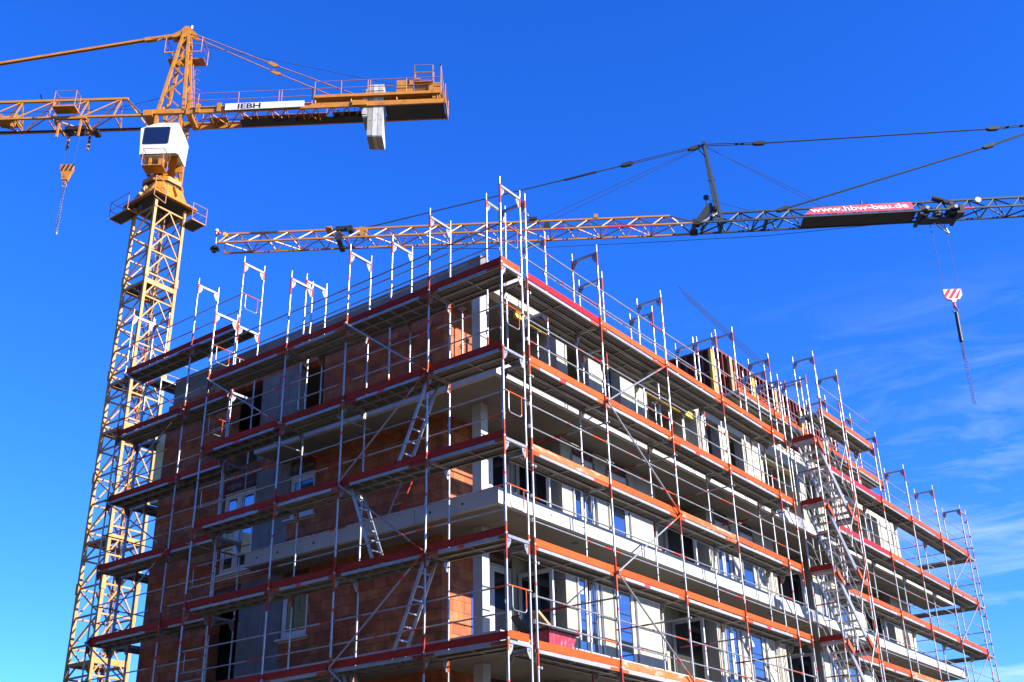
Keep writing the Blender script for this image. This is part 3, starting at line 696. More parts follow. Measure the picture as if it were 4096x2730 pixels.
def rail_run(mb, F, pts, h, mt, r=.022, posts=True):
    for a, b in zip(pts, pts[1:]):
        for k in (h, h*.5): mb.tube(F(a[0], a[1], a[2]+k), F(b[0], b[1], b[2]+k), r, mt, 6)
    if posts:
        for p in pts: mb.tube(F(*p), F(p[0], p[1], p[2]+h), r*1.1, mt, 6)
# mast
H = 1.0; PT_ = 1.475; ZT = 21.95
mst = MB()
for x in (-H, H):
    for y in (-H, H): mst.bar((MX+x, MY+y, -Z0), (MX+x, MY+y, 22.9), .17, .17, yel_m)
levels = []
z = ZT
while z > -Z0+.5: levels.append(z); z -= PT_
for i, z in enumerate(levels):
    zb = z - PT_
    for x in (-H, H):
        mst.bar((MX+x, MY-H+.09, z), (MX+x, MY+H-.09, z), .075, .09, yel_m)
        if zb > -Z0:
            mst.bar((MX+x, MY, z-.04), (MX+x, MY-H+.06, zb+.06), .07, .07, yel_m); mst.bar((MX+x, MY, z-.04), (MX+x, MY+H-.06, zb+.06), .07, .07, yel_m)
    for y in (-H, H):
        mst.bar((MX-H+.09, MY+y, z), (MX+H-.09, MY+y, z), .075, .09, yel_m)
        if zb > -Z0:
            a, b = (-H+.06, H-.06) if i % 2 else (H-.06, -H+.06)
            mst.bar((MX+a, MY+y, z-.05), (MX+b, MY+y, zb+.05), .07, .07, yel_m)
    if i % 4 == 3:                                   # bolted tower joints
        for x in (-H, H):
            for y in (-H, H): mst.box(MX+x-.12, MX+x+.12, MY+y-.12, MY+y+.12, z-.28, z+.28, yel_m)
obj('mast', mst, crane)
ld = MB()
for x in (-.22, .22): ld.tube((MX+x, MY+.25, -Z0), (MX+x, MY+.25, 22.5), .025, rust_m, 6)
z = -4.0
while z < 22.4: ld.tube((MX-.22, MY+.25, z), (MX+.22, MY+.25, z), .014, rust_m, 5); z += .3
z = 4.0
while z < 22.4:                                      # safety hoops
    P = [(MX+.35*math.sin(t_), MY+.27-.36*(1-math.cos(t_))*.9, z) for t_ in [R(k) for k in range(-150, 151, 50)]]
    ld.path(P, .016, yel_m, 5); z += .9
ld.tube((MX-.1, MY+.5, -Z0), (MX-.1, MY+.5, 23), .04, black_m, 6)
obj('ladder', ld, crane)
for z in (17.0, 11.1, 8.25, 2.2, -3.9):
    p_ = MB()
    p_.box(MX-H+.1, MX+H-.1, MY-H+.1, MY-.15, z-.04, z, black_m); p_.box(MX-H+.1, MX-.3, MY-.149, MY+H-.1, z-.04, z, rust_m)
    for x in (-H, H): p_.box(MX+x-.05, MX+x+.05, MY-H+.09, MY+H-.09, z-.13, z+.16, yel_m)
    for y in (-H, H): p_.box(MX-H+.09, MX+H-.09, MY+y-.05, MY+y+.05, z-.13, z+.02, yel_m)
    obj('platform', p_, crane)
# tower top and slewing gear
tt = MB()
def octa(r, z): return [(MX+r*math.cos(R(22.5+45*k)), MY+r*math.sin(R(22.5+45*k)), z) for k in range(8)]
def frustum(mb, a, b, mt):
    n = len(a); mb.add(list(a)+list(b), [tuple(range(n))[::-1], tuple(range(n, 2*n))]+[(i, (i+1) % n, n+(i+1) % n, n+i) for i in range(n)], mt)
frustum(tt, [(MX+1.55*c_, MY+1.55*s_, 22.55) for c_, s_ in ((1, -1), (1, 1), (-1, 1), (-1, -1))], [(MX+1.45*c_, MY+1.45*s_, 22.75) for c_, s_ in ((1, -1), (1, 1), (-1, 1), (-1, -1))], yel_c)
frustum(tt, [(MX+1.42*c_, MY+1.42*s_, 22.751) for c_, s_ in ((1, -.55), (1, .55), (.55, 1), (-.55, 1), (-1, .55), (-1, -.55), (-.55, -1), (.55, -1))], [(MX+.98*c_, MY+.98*s_, 23.75) for c_, s_ in ((1, -.7), (1, .7), (.7, 1), (-.7, 1), (-1, .7), (-1, -.7), (-.7, -1), (.7, -1))], yel_c)
tt.box(MX-1.3, MX+1.3, MY-1.3, MY+1.3, 22.50, 22.549, black_m)  # black plate paints the shade under the flange
for k in range(8):
    c_, s_ = math.cos(R(45*k)), math.sin(R(45*k)); tt.bar((MX+1.5*c_, MY+1.5*s_, 22.85), (MX+1.08*c_, MY+1.08*s_, 23.7), .05, .16, yel_c, up=(c_, s_, .3))
frustum(tt, octa(1.08, 23.751), octa(1.08, 23.9), black_m)
obj('tower_top', tt, crane)
sl = MB()
frustum(sl, octa(1.22, 23.901), octa(1.22, 24.2), yel_c)
frustum(sl, octa(1.12, 24.201), octa(.95, 24.55), yel_c)
for s, t in ((-.75, -.7), (.75, -.7), (-.75, .62), (.75, .62)): sl.bar(K1(s, t, 24.551), K1(s, t, 29.0), .2, .2, yel_c, up=EX)
for t in (-.7, .62):
    for za, zb in ((24.7, 26.2), (26.2, 27.7), (27.7, 28.9)): sl.bar(K1(-.7, t, za), K1(.7, t, zb), .1, .1, yel_c)
for s in (-.75, .75):
    for za, zb in ((24.7, 26.2), (26.2, 27.7), (27.7, 28.9)): sl.bar(K1(s, -.65, za), K1(s, .6, zb), .1, .1, yel_c)
sl.prism([K1(.15, .75, 24.56), K1(1.35, .75, 24.56), K1(1.35, .75, 25.0), K1(1.05, .75, 25.02), K1(.9, .75, 25.0)], ET*.12, yel_c)
sl.prism([K1(.95, 1.95, 25.0), K1(1.25, 1.95, 25.0), K1(.75, .8, 24.3), K1(.45, .8, 24.3)], EX*.12, yel_c)
slab(sl, K1, -.1, .3, .9, 1.4, 24.3, 25.0, yel_c)
obj('slewing_platform', sl, crane)
for (F, segs, fl0) in ((lambda x, y, z: Vector((MX+x, MY+y, z)), [(-2.1, -.3, -1.95, -1.1)], 21.75), (lambda x, y, z: Vector((MX+x, MY+y, z)), [(.55, 1.75, 1.05, 2.05)], 21.7)):
    for (xa, xb, ya, yb) in segs:
        w_ = MB(); o = F(xa, ya, fl0); w_.hexa(o, (xb-xa, 0, 0), (0, yb-ya, 0), (0, 0, .05), yel_c)
        w_.hexa(F(xa+.1, ya+.1, fl0-.012), (xb-xa-.2, 0, 0), (0, yb-ya-.2, 0), (0, 0, .01), black_m)
        rail_run(w_, F, [(xb, ya, fl0), (xa, ya, fl0), (xa, yb, fl0), (xb, yb, fl0)] if xa < 0 else [(xb, ya, fl0), (xb, yb, fl0), (xa, yb, fl0)], 1.12, rust_m)
        obj('walkway', w_, crane)
w_ = MB(); F = lambda x, y, z: Vector((MX+x, MY+y, z))
for a, b in (((1.5, -1.5, 22.2), (1.5, -1.5, 23.55)), ((1.5, -.7, 22.0), (1.5, -.7, 23.3)), ((1.5, -1.5, 23.55), (1.5, -.7, 23.3)), ((1.5, -1.5, 22.2), (1.5, -.7, 22.0)), ((1.5, -1.5, 22.85), (1.5, -.7, 22.65))): w_.tube(F(*a), F(*b), .03, rust_m, 6)
obj('gate', w_, crane)
# cab
cb = MB(); c0, c1, t0, t1 = -.92, 1.38, .62, 2.0
prof = [(c0, 25.08), (c1, 25.08), (c1+.06, 26.6), (c1-.22, 27.32), (-.1, 27.36), (c0-.14, 27.0), (c0-.06, 26.0)]
cb.prism([K1(s, t0, z) for s, z in prof], ET*(t1-t0), cab_w)
co = obj('cab', cb, crane)
wn = MB()
def rrect(s0, s1, z0, z1, rr, lean=0.0):
    pts = []
    for cx_, cz_, a0 in ((s1-rr, z1-rr, 0), (s0+rr, z1-rr, 90), (s0+rr, z0+rr, 180), (s1-rr, z0+rr, 270)):
        for k in range(0, 91, 30): pts.append((cx_+rr*math.cos(R(a0+k)) + 0, cz_+rr*math.sin(R(a0+k))))
    return [(s+lean*(z-z0), z) for s, z in pts]
wn.prism([K1(s, t1+.001, z) for s, z in rrect(-.86, .70, 25.82, 27.06, .1, .02)], ET*.012, gasket); obj('window_seal', wn, co)
wn = MB(); wn.prism([K1(s, t1+.014, z) for s, z in rrect(-.80, .64, 25.88, 27.0, .08, .02)], ET*.006, glass_d); obj('window', wn, co)
wn = MB(); wn.prism([K1(c0-.12, t, z) for t, z in ((.8, 26.1), (1.85, 26.1), (1.85, 26.95), (.8, 26.95))], EX*-.012, glass_d); obj('window', wn, co)
wn = MB(); wn.bar(K1(c0+.05, t1+.02, 25.1), K1(c1-.1, t1+.02, 25.1), .03, .04, black_m); obj('trim', wn, co)
bk = MB(); slab(bk, K1, -.5, .72, 1.7, 2.55, 23.95, 24.0, yel_c)
rail_run(bk, K1, [(-.5, 1.7, 24.0), (-.5, 2.55, 24.0), (.72, 2.55, 24.0), (.72, 1.7, 24.0)], 1.12, rust_m)
slab(bk, K1, -.35, -.2, 1.8, 1.95, 24.0, 24.9, yel_c); slab(bk, K1, .25, .55, 1.75, 2.0, 24.0, 24.8, yel_c)
obj('service_basket', bk, crane)
# tower head
hd = MB()
base = {(0, 0): (-.74, .62, 29.3), (1, 0): (.84, .62, 29.3), (0, 1): (-.74, -.62, 29.3), (1, 1): (.86, -.62, 29.3)}
top = {(0, 0): (.03, .24, 35.5), (1, 0): (.42, .24, 35.5), (0, 1): (.03, -.24, 35.5), (1, 1): (.42, -.24, 35.5)}
leg = lambda k, t: K1(*[base[k][i]+(top[k][i]-base[k][i])*t for i in range(3)])
for k in base: hd.bar(leg(k, 0), leg(k, 1), .17, .17, yel_c, up=EX)
zz = [0, .22, .43, .60, .75, .88, 1.0]
for i, (a, b) in enumerate(zip(zz, zz[1:])):
    for p, q in (((0, 0), (1, 0)), ((1, 1), (0, 1)), ((1, 0), (1, 1)), ((0, 1), (0, 0))):
        u, v = (p, q) if i % 2 else (q, p); hd.bar(leg(u, a), leg(v, b), .085, .085, yel_c)
slab(hd, K1, -.05, .5, -.3, .3, 35.4, 35.95, yel_c)
for t in (-.26, .14): hd.prism([K1(s, t, z) for s, z in ((-.75, 35.65), (-.2, 35.95), (.1, 36.35), (.4, 36.3), (.65, 35.95), (.95, 35.65), (.9, 35.5), (.3, 35.8), (-.4, 35.45), (-.7, 35.45))], ET*.12, yel_c)
hd.cyl(K1(.2, 0, 36.2), ET, .22, .3, yel_c); hd.cyl(K1(-.5, 0, 35.6), ET, .2, .34, yel_c, 12)
hd.tube(K1(.45, 0, 36.3), K1(.45, 0, 36.55), .07, cab_w)
slab(hd, K1, -1.1, 1.1, .55, .78, 29.0, 29.32, yel_c); slab(hd, K1, -1.1, 1.1, -.78, -.55, 29.0, 29.32, yel_c)
slab(hd, K1, -1.55, -.98, -.85, .85, 28.85, 29.25, yel_c); slab(hd, K1, 1.08, 1.35, -.85, .85, 28.85, 29.3, yel_c)
obj('tower_head', hd, crane)
hb = MB()
slab(hb, K1, -1.0, 1.35, -1.1, -.35, 34.15, 34.2, yel_c)
rail_run(hb, K1, [(-1.0, .3, 34.2), (-1.0, -1.1, 34.2), (1.35, -1.1, 34.2), (1.35, .3, 34.2), (.5, .3, 34.2)], 1.15, rust_m, .026)
for a, b in (((-1.0, .3), (-.1, .3)), ((.5, .3), (1.35, .3))): hb.bar(K1(a[0], a[1], 34.17), K1(b[0], b[1], 34.17), .06, .08, yel_c)
obj('top_basket', hb, crane)
hl = MB()
for t in (-.95, -.6):
    hl.tube(K1(1.0, t, 29.6), K1(.62, t, 34.2), .025, rust_m, 6)
for k in range(16): hl.tube(K1(1.0-.38*k/16, -.95, 29.6+4.6*k/16), K1(1.0-.38*k/16, -.6, 29.6+4.6*k/16), .015, rust_m, 5)
for k in range(1, 6): hl.path([K1(1.0-.38*k/6+dx, t, 29.6+4.6*k/6) for dx, t in ((0, -.98), (.3, -1.0), (.42, -.78), (.3, -.56), (0, -.58))], .014, rust_m, 5)
obj('head_ladder', hl, crane)
# jib
jb = MB(); zc = 28.96; ztp = 30.8; NE = 14
tops = [-3.03-.35] + [-3.38-2.07*k for k in range(1, NE)]
sE = tops[-1]-1.0
for t in (-.7, .7): jb.bar(K1(-1.45, t, zc), K1(sE, t, zc), .13, .13, yel_j)
jb.bar(K1(-2.95, 0, ztp), K1(sE, 0, ztp), .15, .16, yel_j)
for t in (-.7, .7): jb.bar(K1(-3.05, 0, ztp-.02), K1(-1.7, t, zc+.1), .09, .09, yel_j)
for i, s in enumerate(tops):
    for t in (-.7, .7):
        jb.bar(K1(s, 0, ztp-.05), K1(s-.05, t, zc+.03), .075, .075, yel_j); jb.bar(K1(s-.08, 0, ztp-.05), K1(s-1.98, t, zc+.03), .065, .065, yel_j)
    jb.bar(K1(s, -.7, zc), K1(s, .7, zc), .06, .06, yel_j); jb.bar(K1(s, -.7 if i % 2 else .7, zc-.01), K1(s-2.0, .7 if i % 2 else -.7, zc-.01), .06, .06, yel_j)
slab(jb, K1, sE, -2.0, -.66, -.5, zc-.02, zc-.0, black_m)      # walkway grating along the far chord
jb.tube(K1(-2.3, 0, 30.0), K1(sE, 0, 30.0), .016, rope_m, 5)
jb.prism([K1(-8.44, 0, 30.88), K1(-8.56, 0, 31.15), K1(-8.62, 0, 31.32), K1(-8.52, 0, 31.33), K1(-8.42, 0, 31.1), K1(-8.38, 0, 30.88)], ET*.05, black_m)
jb.tube(K1(-.88, 0, 30.8), K1(-3.2, 0, 30.2), .018, rope_m, 5)
obj('jib', jb, crane)
wch = MB()
wch.cyl(K1(-10.3, .1, 29.42), EX, .2, .7, yel_c); wch.cyl(K1(-9.72, .2, 29.4), ET, .22, .4, yel_c); slab(wch, K1, -10.75, -9.5, -.3, .6, 29.04, 29.16, yel_c); wch.cyl(K1(-10.7, .2, 29.45), ET, .24, .25, rust_m)
slab(wch, K1, -9.75, -9.6, .3, .62, 28.5, 29.03, yel_c)
obj('trolley_winch', wch, crane)
# trolley with service cage
tr = MB()
slab(tr, K1, -7.0, -5.0, .72, .9, 28.72, 28.86, yel_c); slab(tr, K1, -7.0, -5.0, -.9, -.72, 28.72, 28.86, yel_c)
for s in (-6.95, -5.1): slab(tr, K1, s-.07, s+.07, -.72, .72, 28.6, 28.72, yel_c)
slab(tr, K1, -6.5, -5.2, -.3, -.2, 28.4, 28.62, rust_m); slab(tr, K1, -6.5, -5.2, .2, .3, 28.4, 28.62, rust_m); tr.cyl(K1(-6.3, 0, 28.4), ET, .27, .3, black_m); tr.cyl(K1(-5.6, 0, 28.4), ET, .27, .3, black_m)
slab(tr, K1, -4.95, -4.6, -.75, -.1, 28.45, 28.7, black_m)
for s, t, zb in ((-6.62, .8, 27.42), (-5.3, .8, 27.45), (-6.65, -.8, 27.62), (-5.32, -.8, 27.6)):
    tr.bar(K1(s, t, 28.95), K1(s-.04, t, zb), .13, .1, yel_c, up=EX)
    if t < 0:
        for k in range(3): tr.bar(K1(s-.01*k, t, zb+.15+.3*k), K1(s-.01*k, t, zb+.3+.3*k), .134, .104, black_m, up=EX)
obj('trolley', tr, crane)
tb = MB(); slab(tb, K1, -6.9, -5.5, .85, 1.6, 29.12, 29.22, yel_c); rail_run(tb, K1, [(-6.85, .9, 29.2), (-6.85, 1.55, 29.2), (-5.55, 1.55, 29.2), (-5.55, .9, 29.2), (-6.85, .9, 29.2)], 1.12, rust_m, .026)
obj('service_cage', tb, crane)
rp = MB()
for a, b in (((-6.36, 0, 28.2), (-6.33, 0, 25.85)), ((-5.56, 0, 28.2), (-5.75, 0, 25.85))): rp.tube(K1(*a), K1(*b), .012, rope_m, 5)
obj('hoist_rope', rp, crane)
hk = MB()
blk = [(-6.42, 25.9), (-6.4, 25.5), (-6.28, 25.22), (-6.2, 24.8), (-5.88, 24.8), (-5.75, 25.25), (-5.64, 25.5), (-5.66, 25.9)]
hk.prism([K1(s, -.12, z) for s, z in blk], ET*.24, yel_c)
for k in range(3):
    a = -6.40+.27*k
    hk.prism([K1(s, .121, z) for s, z in ((a, 25.42), (a+.13, 25.42), (a+.31, 25.88), (a+.18, 25.88))], ET*.006, black_m)
hk.cyl(K1(-6.04, 0, 25.05), ET, .1, .28, rust_m); slab(hk, K1, -6.12, -5.96, -.07, .07, 24.6, 24.8, rust_m)
P = [K1(-6.02+.12*math.sin(R(a)), 0, 24.44+.13*math.cos(R(a))) for a in range(0, 271, 30)]
hk.tube(K1(-6.02, 0, 24.62), K1(-6.02, 0, 24.5), .05, rust_m); hk.path(P, .04, rust_m)
obj('hook_block', hk, crane)
# pendants
pn = MB()
for t in (-.12, .12):
    pn.bar(K1(-.68, t, 35.72), K1(-2.0, t, 35.55), .05, .15, yel_c); pn.bar(K1(-2.2, t*.6, 35.53), K1(tops[-2], t*.6, 31.0), .07, .15, yel_c)
for s, z in ((-2.1, 35.55), (-12.2, 33.75), (-.9, 35.7)): pn.prism([K1(s+ds, -.13, z+dz) for ds, dz in ((-.45, -.13), (-.3, -.2), (.35, -.1), (.45, .05), (.4, .13), (-.35, .05))], ET*.26, yel_c)
obj('jib_pendant', pn, crane)
for t in (-.4, .4):
    pn = MB(); pn.tube(K1(.7, t*.5, 35.72), K1(6.1, t, 32.85), .04, rust_m, 6); pn.tube(K1(6.1, t, 32.85), K1(12.6, t*1.6, 29.55), .04, rust_m, 6)
    pn.prism([K1(6.1+ds, t-.06, 32.85+dz) for ds, dz in ((-.35, .2), (-.15, .22), (.3, -.05), (.35, -.18), (.1, -.2), (-.3, .05))], ET*.12, yel_c)
    obj('counter_jib_pendant', pn, crane)
pn = MB(); pn.tube(K1(.5, 0, 35.1), K1(14.2, 0, 31.2), .016, rope_m, 5); obj('hoist_rope', pn, crane)
# counter jib
cj = MB(); zb = lambda s: 28.9+.0175*(s-1.5)
for t in (-.8, .8):
    beam(cj, K1, 1.36, 16.95, t, zb(1.4), zb(1.4)+.40, zb(16.95), zb(16.95)+.32, .12, yel_c)
    cj.bar(K1(1.4, t+.08, zb(1.4)+.38), K1(8.8, t+.08, zb(8.8)+.34), .12, .05, yel_c)
n = 12
for i in range(n):
    s0 = 1.5+i*.95; s1 = s0+.95
    cj.bar(K1(s0, -.74, zb(s0)+.1), K1(s1, .74, zb(s1)+.1), .06, .07, yel_c); cj.bar(K1(s0, .74, zb(s0)+.1), K1(s0, -.74, zb(s0)+.1), .06, .07, yel_c)
    if i % 2: cj.bar(K1(s0, .74, zb(s0)+.1), K1(s1, -.74, zb(s1)+.1), .05, .06, yel_c)
for fa, fb in ((2.2, 3.3), (4.2, 9.5), (9.9, 12.0)): cj.prism([K1(fa, -.735, zb(fa)+.34), K1(fb, -.735, zb(fb)+.34), K1(fb, -.12, zb(fb)+.34), K1(fa, -.12, zb(fa)+.34)], (0, 0, .03), rust_m)
for fa, fb, tw in ((4.2, 7.6, .0), (7.6, 9.2, -.45), (9.2, 11.7, -.1)): cj.prism([K1(fa, -.735, zb(fa)-.01), K1(fb, -.735, zb(fb)-.01), K1(fb, tw, zb(fb)-.01), K1(fa, tw, zb(fa)-.01)], (0, 0, .03), black_m)  # floor plate drawn out in black to carry the underside's shade
cj.prism([K1(13.3, -.738, zb(13.3)+.01), K1(16.9, -.738, zb(16.9)+.01), K1(16.9, .738, zb(16.9)+.01), K1(13.3, .738, zb(13.3)+.01)], (0, 0, .05), black_m)
slab(cj, K1, 16.96, 17.06, -.88, .88, 29.1, 29.55, yel_c)
slab(cj, K1, 11.3, 12.2, .87, .98, zb(12), zb(12)+.36, yel_c)
for s in (1.7, 3.0): slab(cj, K1, s, s+.25, .87, .97, zb(s)-.02, zb(s)+.62, yel_c)
P = [K1(1.6+.5*k, -.1+.25*math.sin(k*1.7), zb(3)+.03+.06*math.sin(k*2.3)) for k in range(20)]; cj.path(P, .025, black_m, 5)
obj('counter_jib', cj, crane)
up = MB(); zu = lambda s: 29.7+.016*(s-8.9)
beam(up, K1, 8.9, 16.75, .95, zu(8.9), zu(8.9)+.2, zu(16.75), zu(16.75)+.2, .08, yel_c)
up.prism([K1(8.9, .35, zu(8.9)+.02), K1(16.7, .35, zu(16.7)+.02), K1(16.7, .9, zu(16.7)+.02), K1(8.9, .9, zu(8.9)+.02)], (0, 0, .03), yel_c)
for s in (9.0, 11.2, 14.0, 16.5): up.bar(K1(s, .85, zb(s)+.35), K1(s, .85, zu(s)), .08, .08, yel_c)
ss = [8.95, 10.58, 12.22, 12.37, 14.6, 16.72]; rail_run(up, K1, [(s, .95, zu(s)+.18) for s in ss], 1.06, rust_m, .027)
up.tube(K1(12.5, .9, 30.9), K1(12.5, -.6, 30.9), .02, rust_m)
rail_run(up, K1, [(11.2, -.5, zu(11)+.1), (13.2, -.5, zu(13)+.1)], .9, rust_m, .022)
obj('upper_walkway', up, crane)
rl = MB(); rail_run(rl, K1, [(s, .86, zb(s)+.4) for s in (1.0, 1.77, 4.25, 6.74, 6.91, 8.8)], 1.06, rust_m, .027)
rail_run(rl, K1, [(s, -.86, zb(s)+.38) for s in (1.6, 4.2, 6.8, 9.4, 11.5)], 1.06, rust_m, .022)
obj('railing', rl, crane)
er = MB()
for t in (.95, .75): er.tube(K1(16.72, t, 31.9 if t > .9 else 31.0), K1(17.0, -.85 if t > .9 else -.7, 29.15), .03, rust_m)
er.tube(K1(16.72, .95, 29.7), K1(16.72, .95, 31.95), .035, rust_m); er.sphere(K1(16.72, .95, 32.0), .08, black_m)
rail_run(er, K1, [(17.0, .85, 29.5), (17.05, -.85, 29.5)], 1.1, rust_m, .027)
obj('end_railing', er, crane)
wc = MB()
slab(wc, K1, 13.95, 14.95, -.35, .55, 30.15, 31.2, yel_c); wc.cyl(K1(13.7, .1, 30.45), EX, .22, .5, yel_c); wc.cyl(K1(15.5, 0, 30.7), ET, .42, .9, yel_c, 20); slab(wc, K1, 15.9, 16.7, -.4, .5, 30.1, 31.0, yel_c)
slab(wc, K1, 13.4, 16.8, -.5, .7, 29.98, 30.12, yel_c); wc.cyl(K1(15.2, .35, 31.35), EX, .12, .4, rust_m); slab(wc, K1, 16.2, 16.7, .3, .85, 29.55, 29.95, yel_c)
obj('hoist_winch', wc, crane)
cg = MB(); rail_run(cg, K1, [(15.05, .75, 30.95), (16.2, .75, 30.95), (16.2, .1, 30.95), (15.05, .1, 30.95), (15.05, .75, 30.95)], 1.22, rust_m, .028); slab(cg, K1, 15.05, 16.2, .1, .75, 30.9, 30.95, yel_c)
obj('winch_cage', cg, crane)
for k, (s, zt_, zb_, mt) in enumerate(((11.92, 30.45, 28.3, cw_m), (12.24, 30.8, 26.86, cw_m2), (12.56, 30.8, 26.84, cw_m), (12.88, 30.82, 26.82, cw_m))):
    w_ = MB(); r_ = .05
    for a, b, t0_, t1_ in ((zb_+.1, zt_, -.75, .75),):
        w_.prism([K1(s+.01, t, z) for t, z in ((-.62, zb_), (.70, zb_+.0), (.76, zb_+.08), (.76, zt_-.05), (.7, zt_), (-.7, zt_), (-.76, zt_-.05), (-.76, zb_+.16))], EX*.295, mt)
    if k: w_.cyl(K1(s+.16, .76, 28.05), ET, .035, .012, gasket, 10)
    else: slab(w_, K1, s-.02, s+.28, .77, .80, 28.5, 28.75, cw_m)
    obj('ballast_block', w_, crane)
sg = MB(); sg.prism([K1(3.54, .99, zb(3.54)-.03), K1(8.37, .99, zb(8.37)-.01), K1(8.37, .99, zb(8.37)+.44), K1(3.54, .99, zb(3.54)+.45)], ET*.07, sign_w); so = obj('sign_board', sg, crane)
slope = math.atan(.0175); xd = EX*math.cos(slope)+Vector((0, 0, math.sin(slope)))
ydir = Vector((0, 0, 1)); MT = plane_M(K1(4.28, 1.062, zb(4.28)+.03), xd, ydir)
text(so, 'IEBH', .52, MT, letter_b, sx=1.38, bold=.014)

# ------------------------------------------------------------------ second crane: yellow and dark green jib
O2 = Vector((-38.30, 20.78, 0)); EX2 = Vector((0.8205, 0.5717, 0)).normalized(); ET2 = Vector((EX2.y, -EX2.x, 0))
def K2(s, t, z): return O2 + EX2*s + ET2*t + Vector((0, 0, z))
bx_ = K2(60, .65, 0)
cr2 = root('tower_crane', bx_.x, bx_.y, -Z0, 'slim crane whose jib is yellow at its tip and dark green by the red banner', 'crane')
W2 = 1.3
zb2 = lambda s: 21.80 if s < 28 else 21.80+.0155*(s-28)
nodes = [1.51+1.548*k for k in range(38)]
def jibpart(s0, s1, mt, name, rh):
    b = MB(); cut = 28.2
    for t in (0, W2):
        b.bar(K2(s0, t, zb2(s0)), K2(min(s1, 28), t, zb2(28)), .1, .1, mt) if s0 < 28 else None
        a = max(s0, 28); b.bar(K2(a, t, zb2(a)), K2(s1, t, zb2(s1)), .1, .1, mt)
    ts = s0+.35 if s0 < 5 else s0+1.2; te = min(s1, 28.28) if s0 < 5 else s1
    if s0 < 5: b.bar(K2(ts, W2/2, zb2(ts)+.98), K2(te, W2/2, zb2(te)+.98), .11, .11, mt)
    else: b.bar(K2(ts, W2/2, zb2(ts)+.98), K2(te, W2/2, zb2(te)+.98), .11, .11, mt)
    for s in nodes:
        if not (ts-.1 <= s <= te+.1): continue
        for t in (0, W2):
            if s-.78 >= s0-.15: b.bar(K2(s, W2/2, zb2(s)+.94), K2(s-.76, t, zb2(s)+.02), rh, rh, mt)
            if s+.78 <= s1+.15: b.bar(K2(s, W2/2, zb2(s)+.94), K2(s+.76, t, zb2(s)+.02), rh, rh, mt)
        k = round((s-1.51)/1.548) % 2
        b.bar(K2(s-.77, 0 if k else W2, zb2(s)), K2(s+.77, W2 if k else 0, zb2(s)), rh*.9, rh*.9, mt)
        if k: b.bar(K2(s-.77, 0, zb2(s)), K2(s-.77, W2, zb2(s)), rh*.9, rh*.9, mt)
    if s0 < 5:
        for t in (0, W2): b.bar(K2(28.28, W2/2, zb2(28)+.96), K2(29.55, t, zb2(29.5)+.05), .07, .07, mt); b.bar(K2(s0+.4, W2/2, zb2(0)+.96), K2(s0, t, zb2(0)), .07, .07, mt)
    return b
j1 = jibpart(.45, 29.6, yel_j, 'jib', .055)
for a, c in ((21.2, 21.7), (24.4, 26.05)): j1.bar(K2(a, W2, zb2(24)), K2(c, W2, zb2(25)), .108, .108, redw)
obj('jib_tip_section', j1, cr2)
j2 = jibpart(29.6, 62.0, green_c, 'jib', .07)
j2.bar(K2(45.6, W2, zb2(45.6)), K2(46.4, W2, zb2(46.4)), .108, .108, redw)
slab(j2, K2, 29.5, 29.95, -.05, .12, 21.72, 22.1, black_m); slab(j2, K2, 29.5, 29.95, W2-.12, W2+.05, 21.72, 22.1, black_m); slab(j2, K2, 29.55, 29.75, .12, W2-.12, 21.75, 22.1, black_m)
for s in (31.3, 34.0): slab(j2, K2, s-.09, s+.09, -.04, W2+.04, zb2(s)-.07, zb2(s)+.1, green_c)
obj('jib_root_section', j2, cr2)
tp = MB()
tp.tube(K2(.15, W2/2, 21.7), K2(.1, W2/2, 23.0), .05, galv_dull); tp.tube(K2(.1, W2/2, 23.0), K2(.1, W2/2, 23.14), .12, cab_w); tp.sphere(K2(.32, W2/2+.1, 22.8), .11, redw)
tp.cyl(K2(.05, W2/2, 21.72), ET2, .2, .3, black_m); slab(tp, K2, .0, .35, .4, .9, 21.7, 21.84, black_m); tp.cyl(K2(.7, W2/2, 22.7), ET2, .13, .4, wood_y)
obj('jib_head', tp, cr2)
yt = MB()
slab(yt, K2, 7.6, 8.6, .5, .8, 22.7, 22.95, black_m); yt.cyl(K2(8.5, .65, 22.75), ET2, .2, .5, black_m); yt.prism([K2(s, .5, z) for s, z in ((8.9, 22.2), (9.5, 22.2), (9.6, 22.75), (9.2, 22.85), (8.9, 22.7))], ET2*.3, yel_j); yt.cyl(K2(9.3, .65, 22.3), ET2, .17, .5, rust_m)
slab(yt, K2, 7.8, 8.1, -.1, W2+.1, 21.6, 21.72, black_m); yt.cyl(K2(8.0, W2, 21.9), ET2, .22, .2, black_m); yt.prism([K2(s, .1, z) for s, z in ((7.4, 22.8), (7.0, 22.72), (7.4, 22.66))], ET2*1.0, yel_j)
obj('jib_pulley_set', yt, cr2); yt = MB()
slab(yt, K2, 19.6, 20.1, .5, .8, 22.85, 23.05, black_m); yt.cyl(K2(20.7, .9, 22.3), ET2, .2, .2, black_m)
obj('jib_pulley', yt, cr2); yt = MB()
slab(yt, K2, 23.6, 23.85, .55, .75, 22.83, 23.1, yel_j)
obj('jib_bracket', yt, cr2)
st = MB()
for t in (.1, W2-.1): st.bar(K2(31.3, t, 21.95), K2(30.83, W2/2+(t-.65)*.15, 27.9), .14, .16, green_c, up=EX2)
st.cyl(K2(30.8, W2/2, 27.95), ET2, .13, .5, black_m); st.bar(K2(30.45, W2/2, 27.65), K2(30.9, W2/2, 26.95), .05, .05, green_c); st.bar(K2(30.8, W2/2, 25.25), K2(31.3, W2/2, 25.3), .05, .07, black_m)
obj('jib_strut', st, cr2)
bb = MB()
bb.prism([K2(s, .35, z) for s, z in ((29.65, 22.1), (30.55, 23.35), (30.85, 23.45), (30.9, 23.1), (30.3, 22.3), (30.0, 22.05))], ET2*.6, black_m)
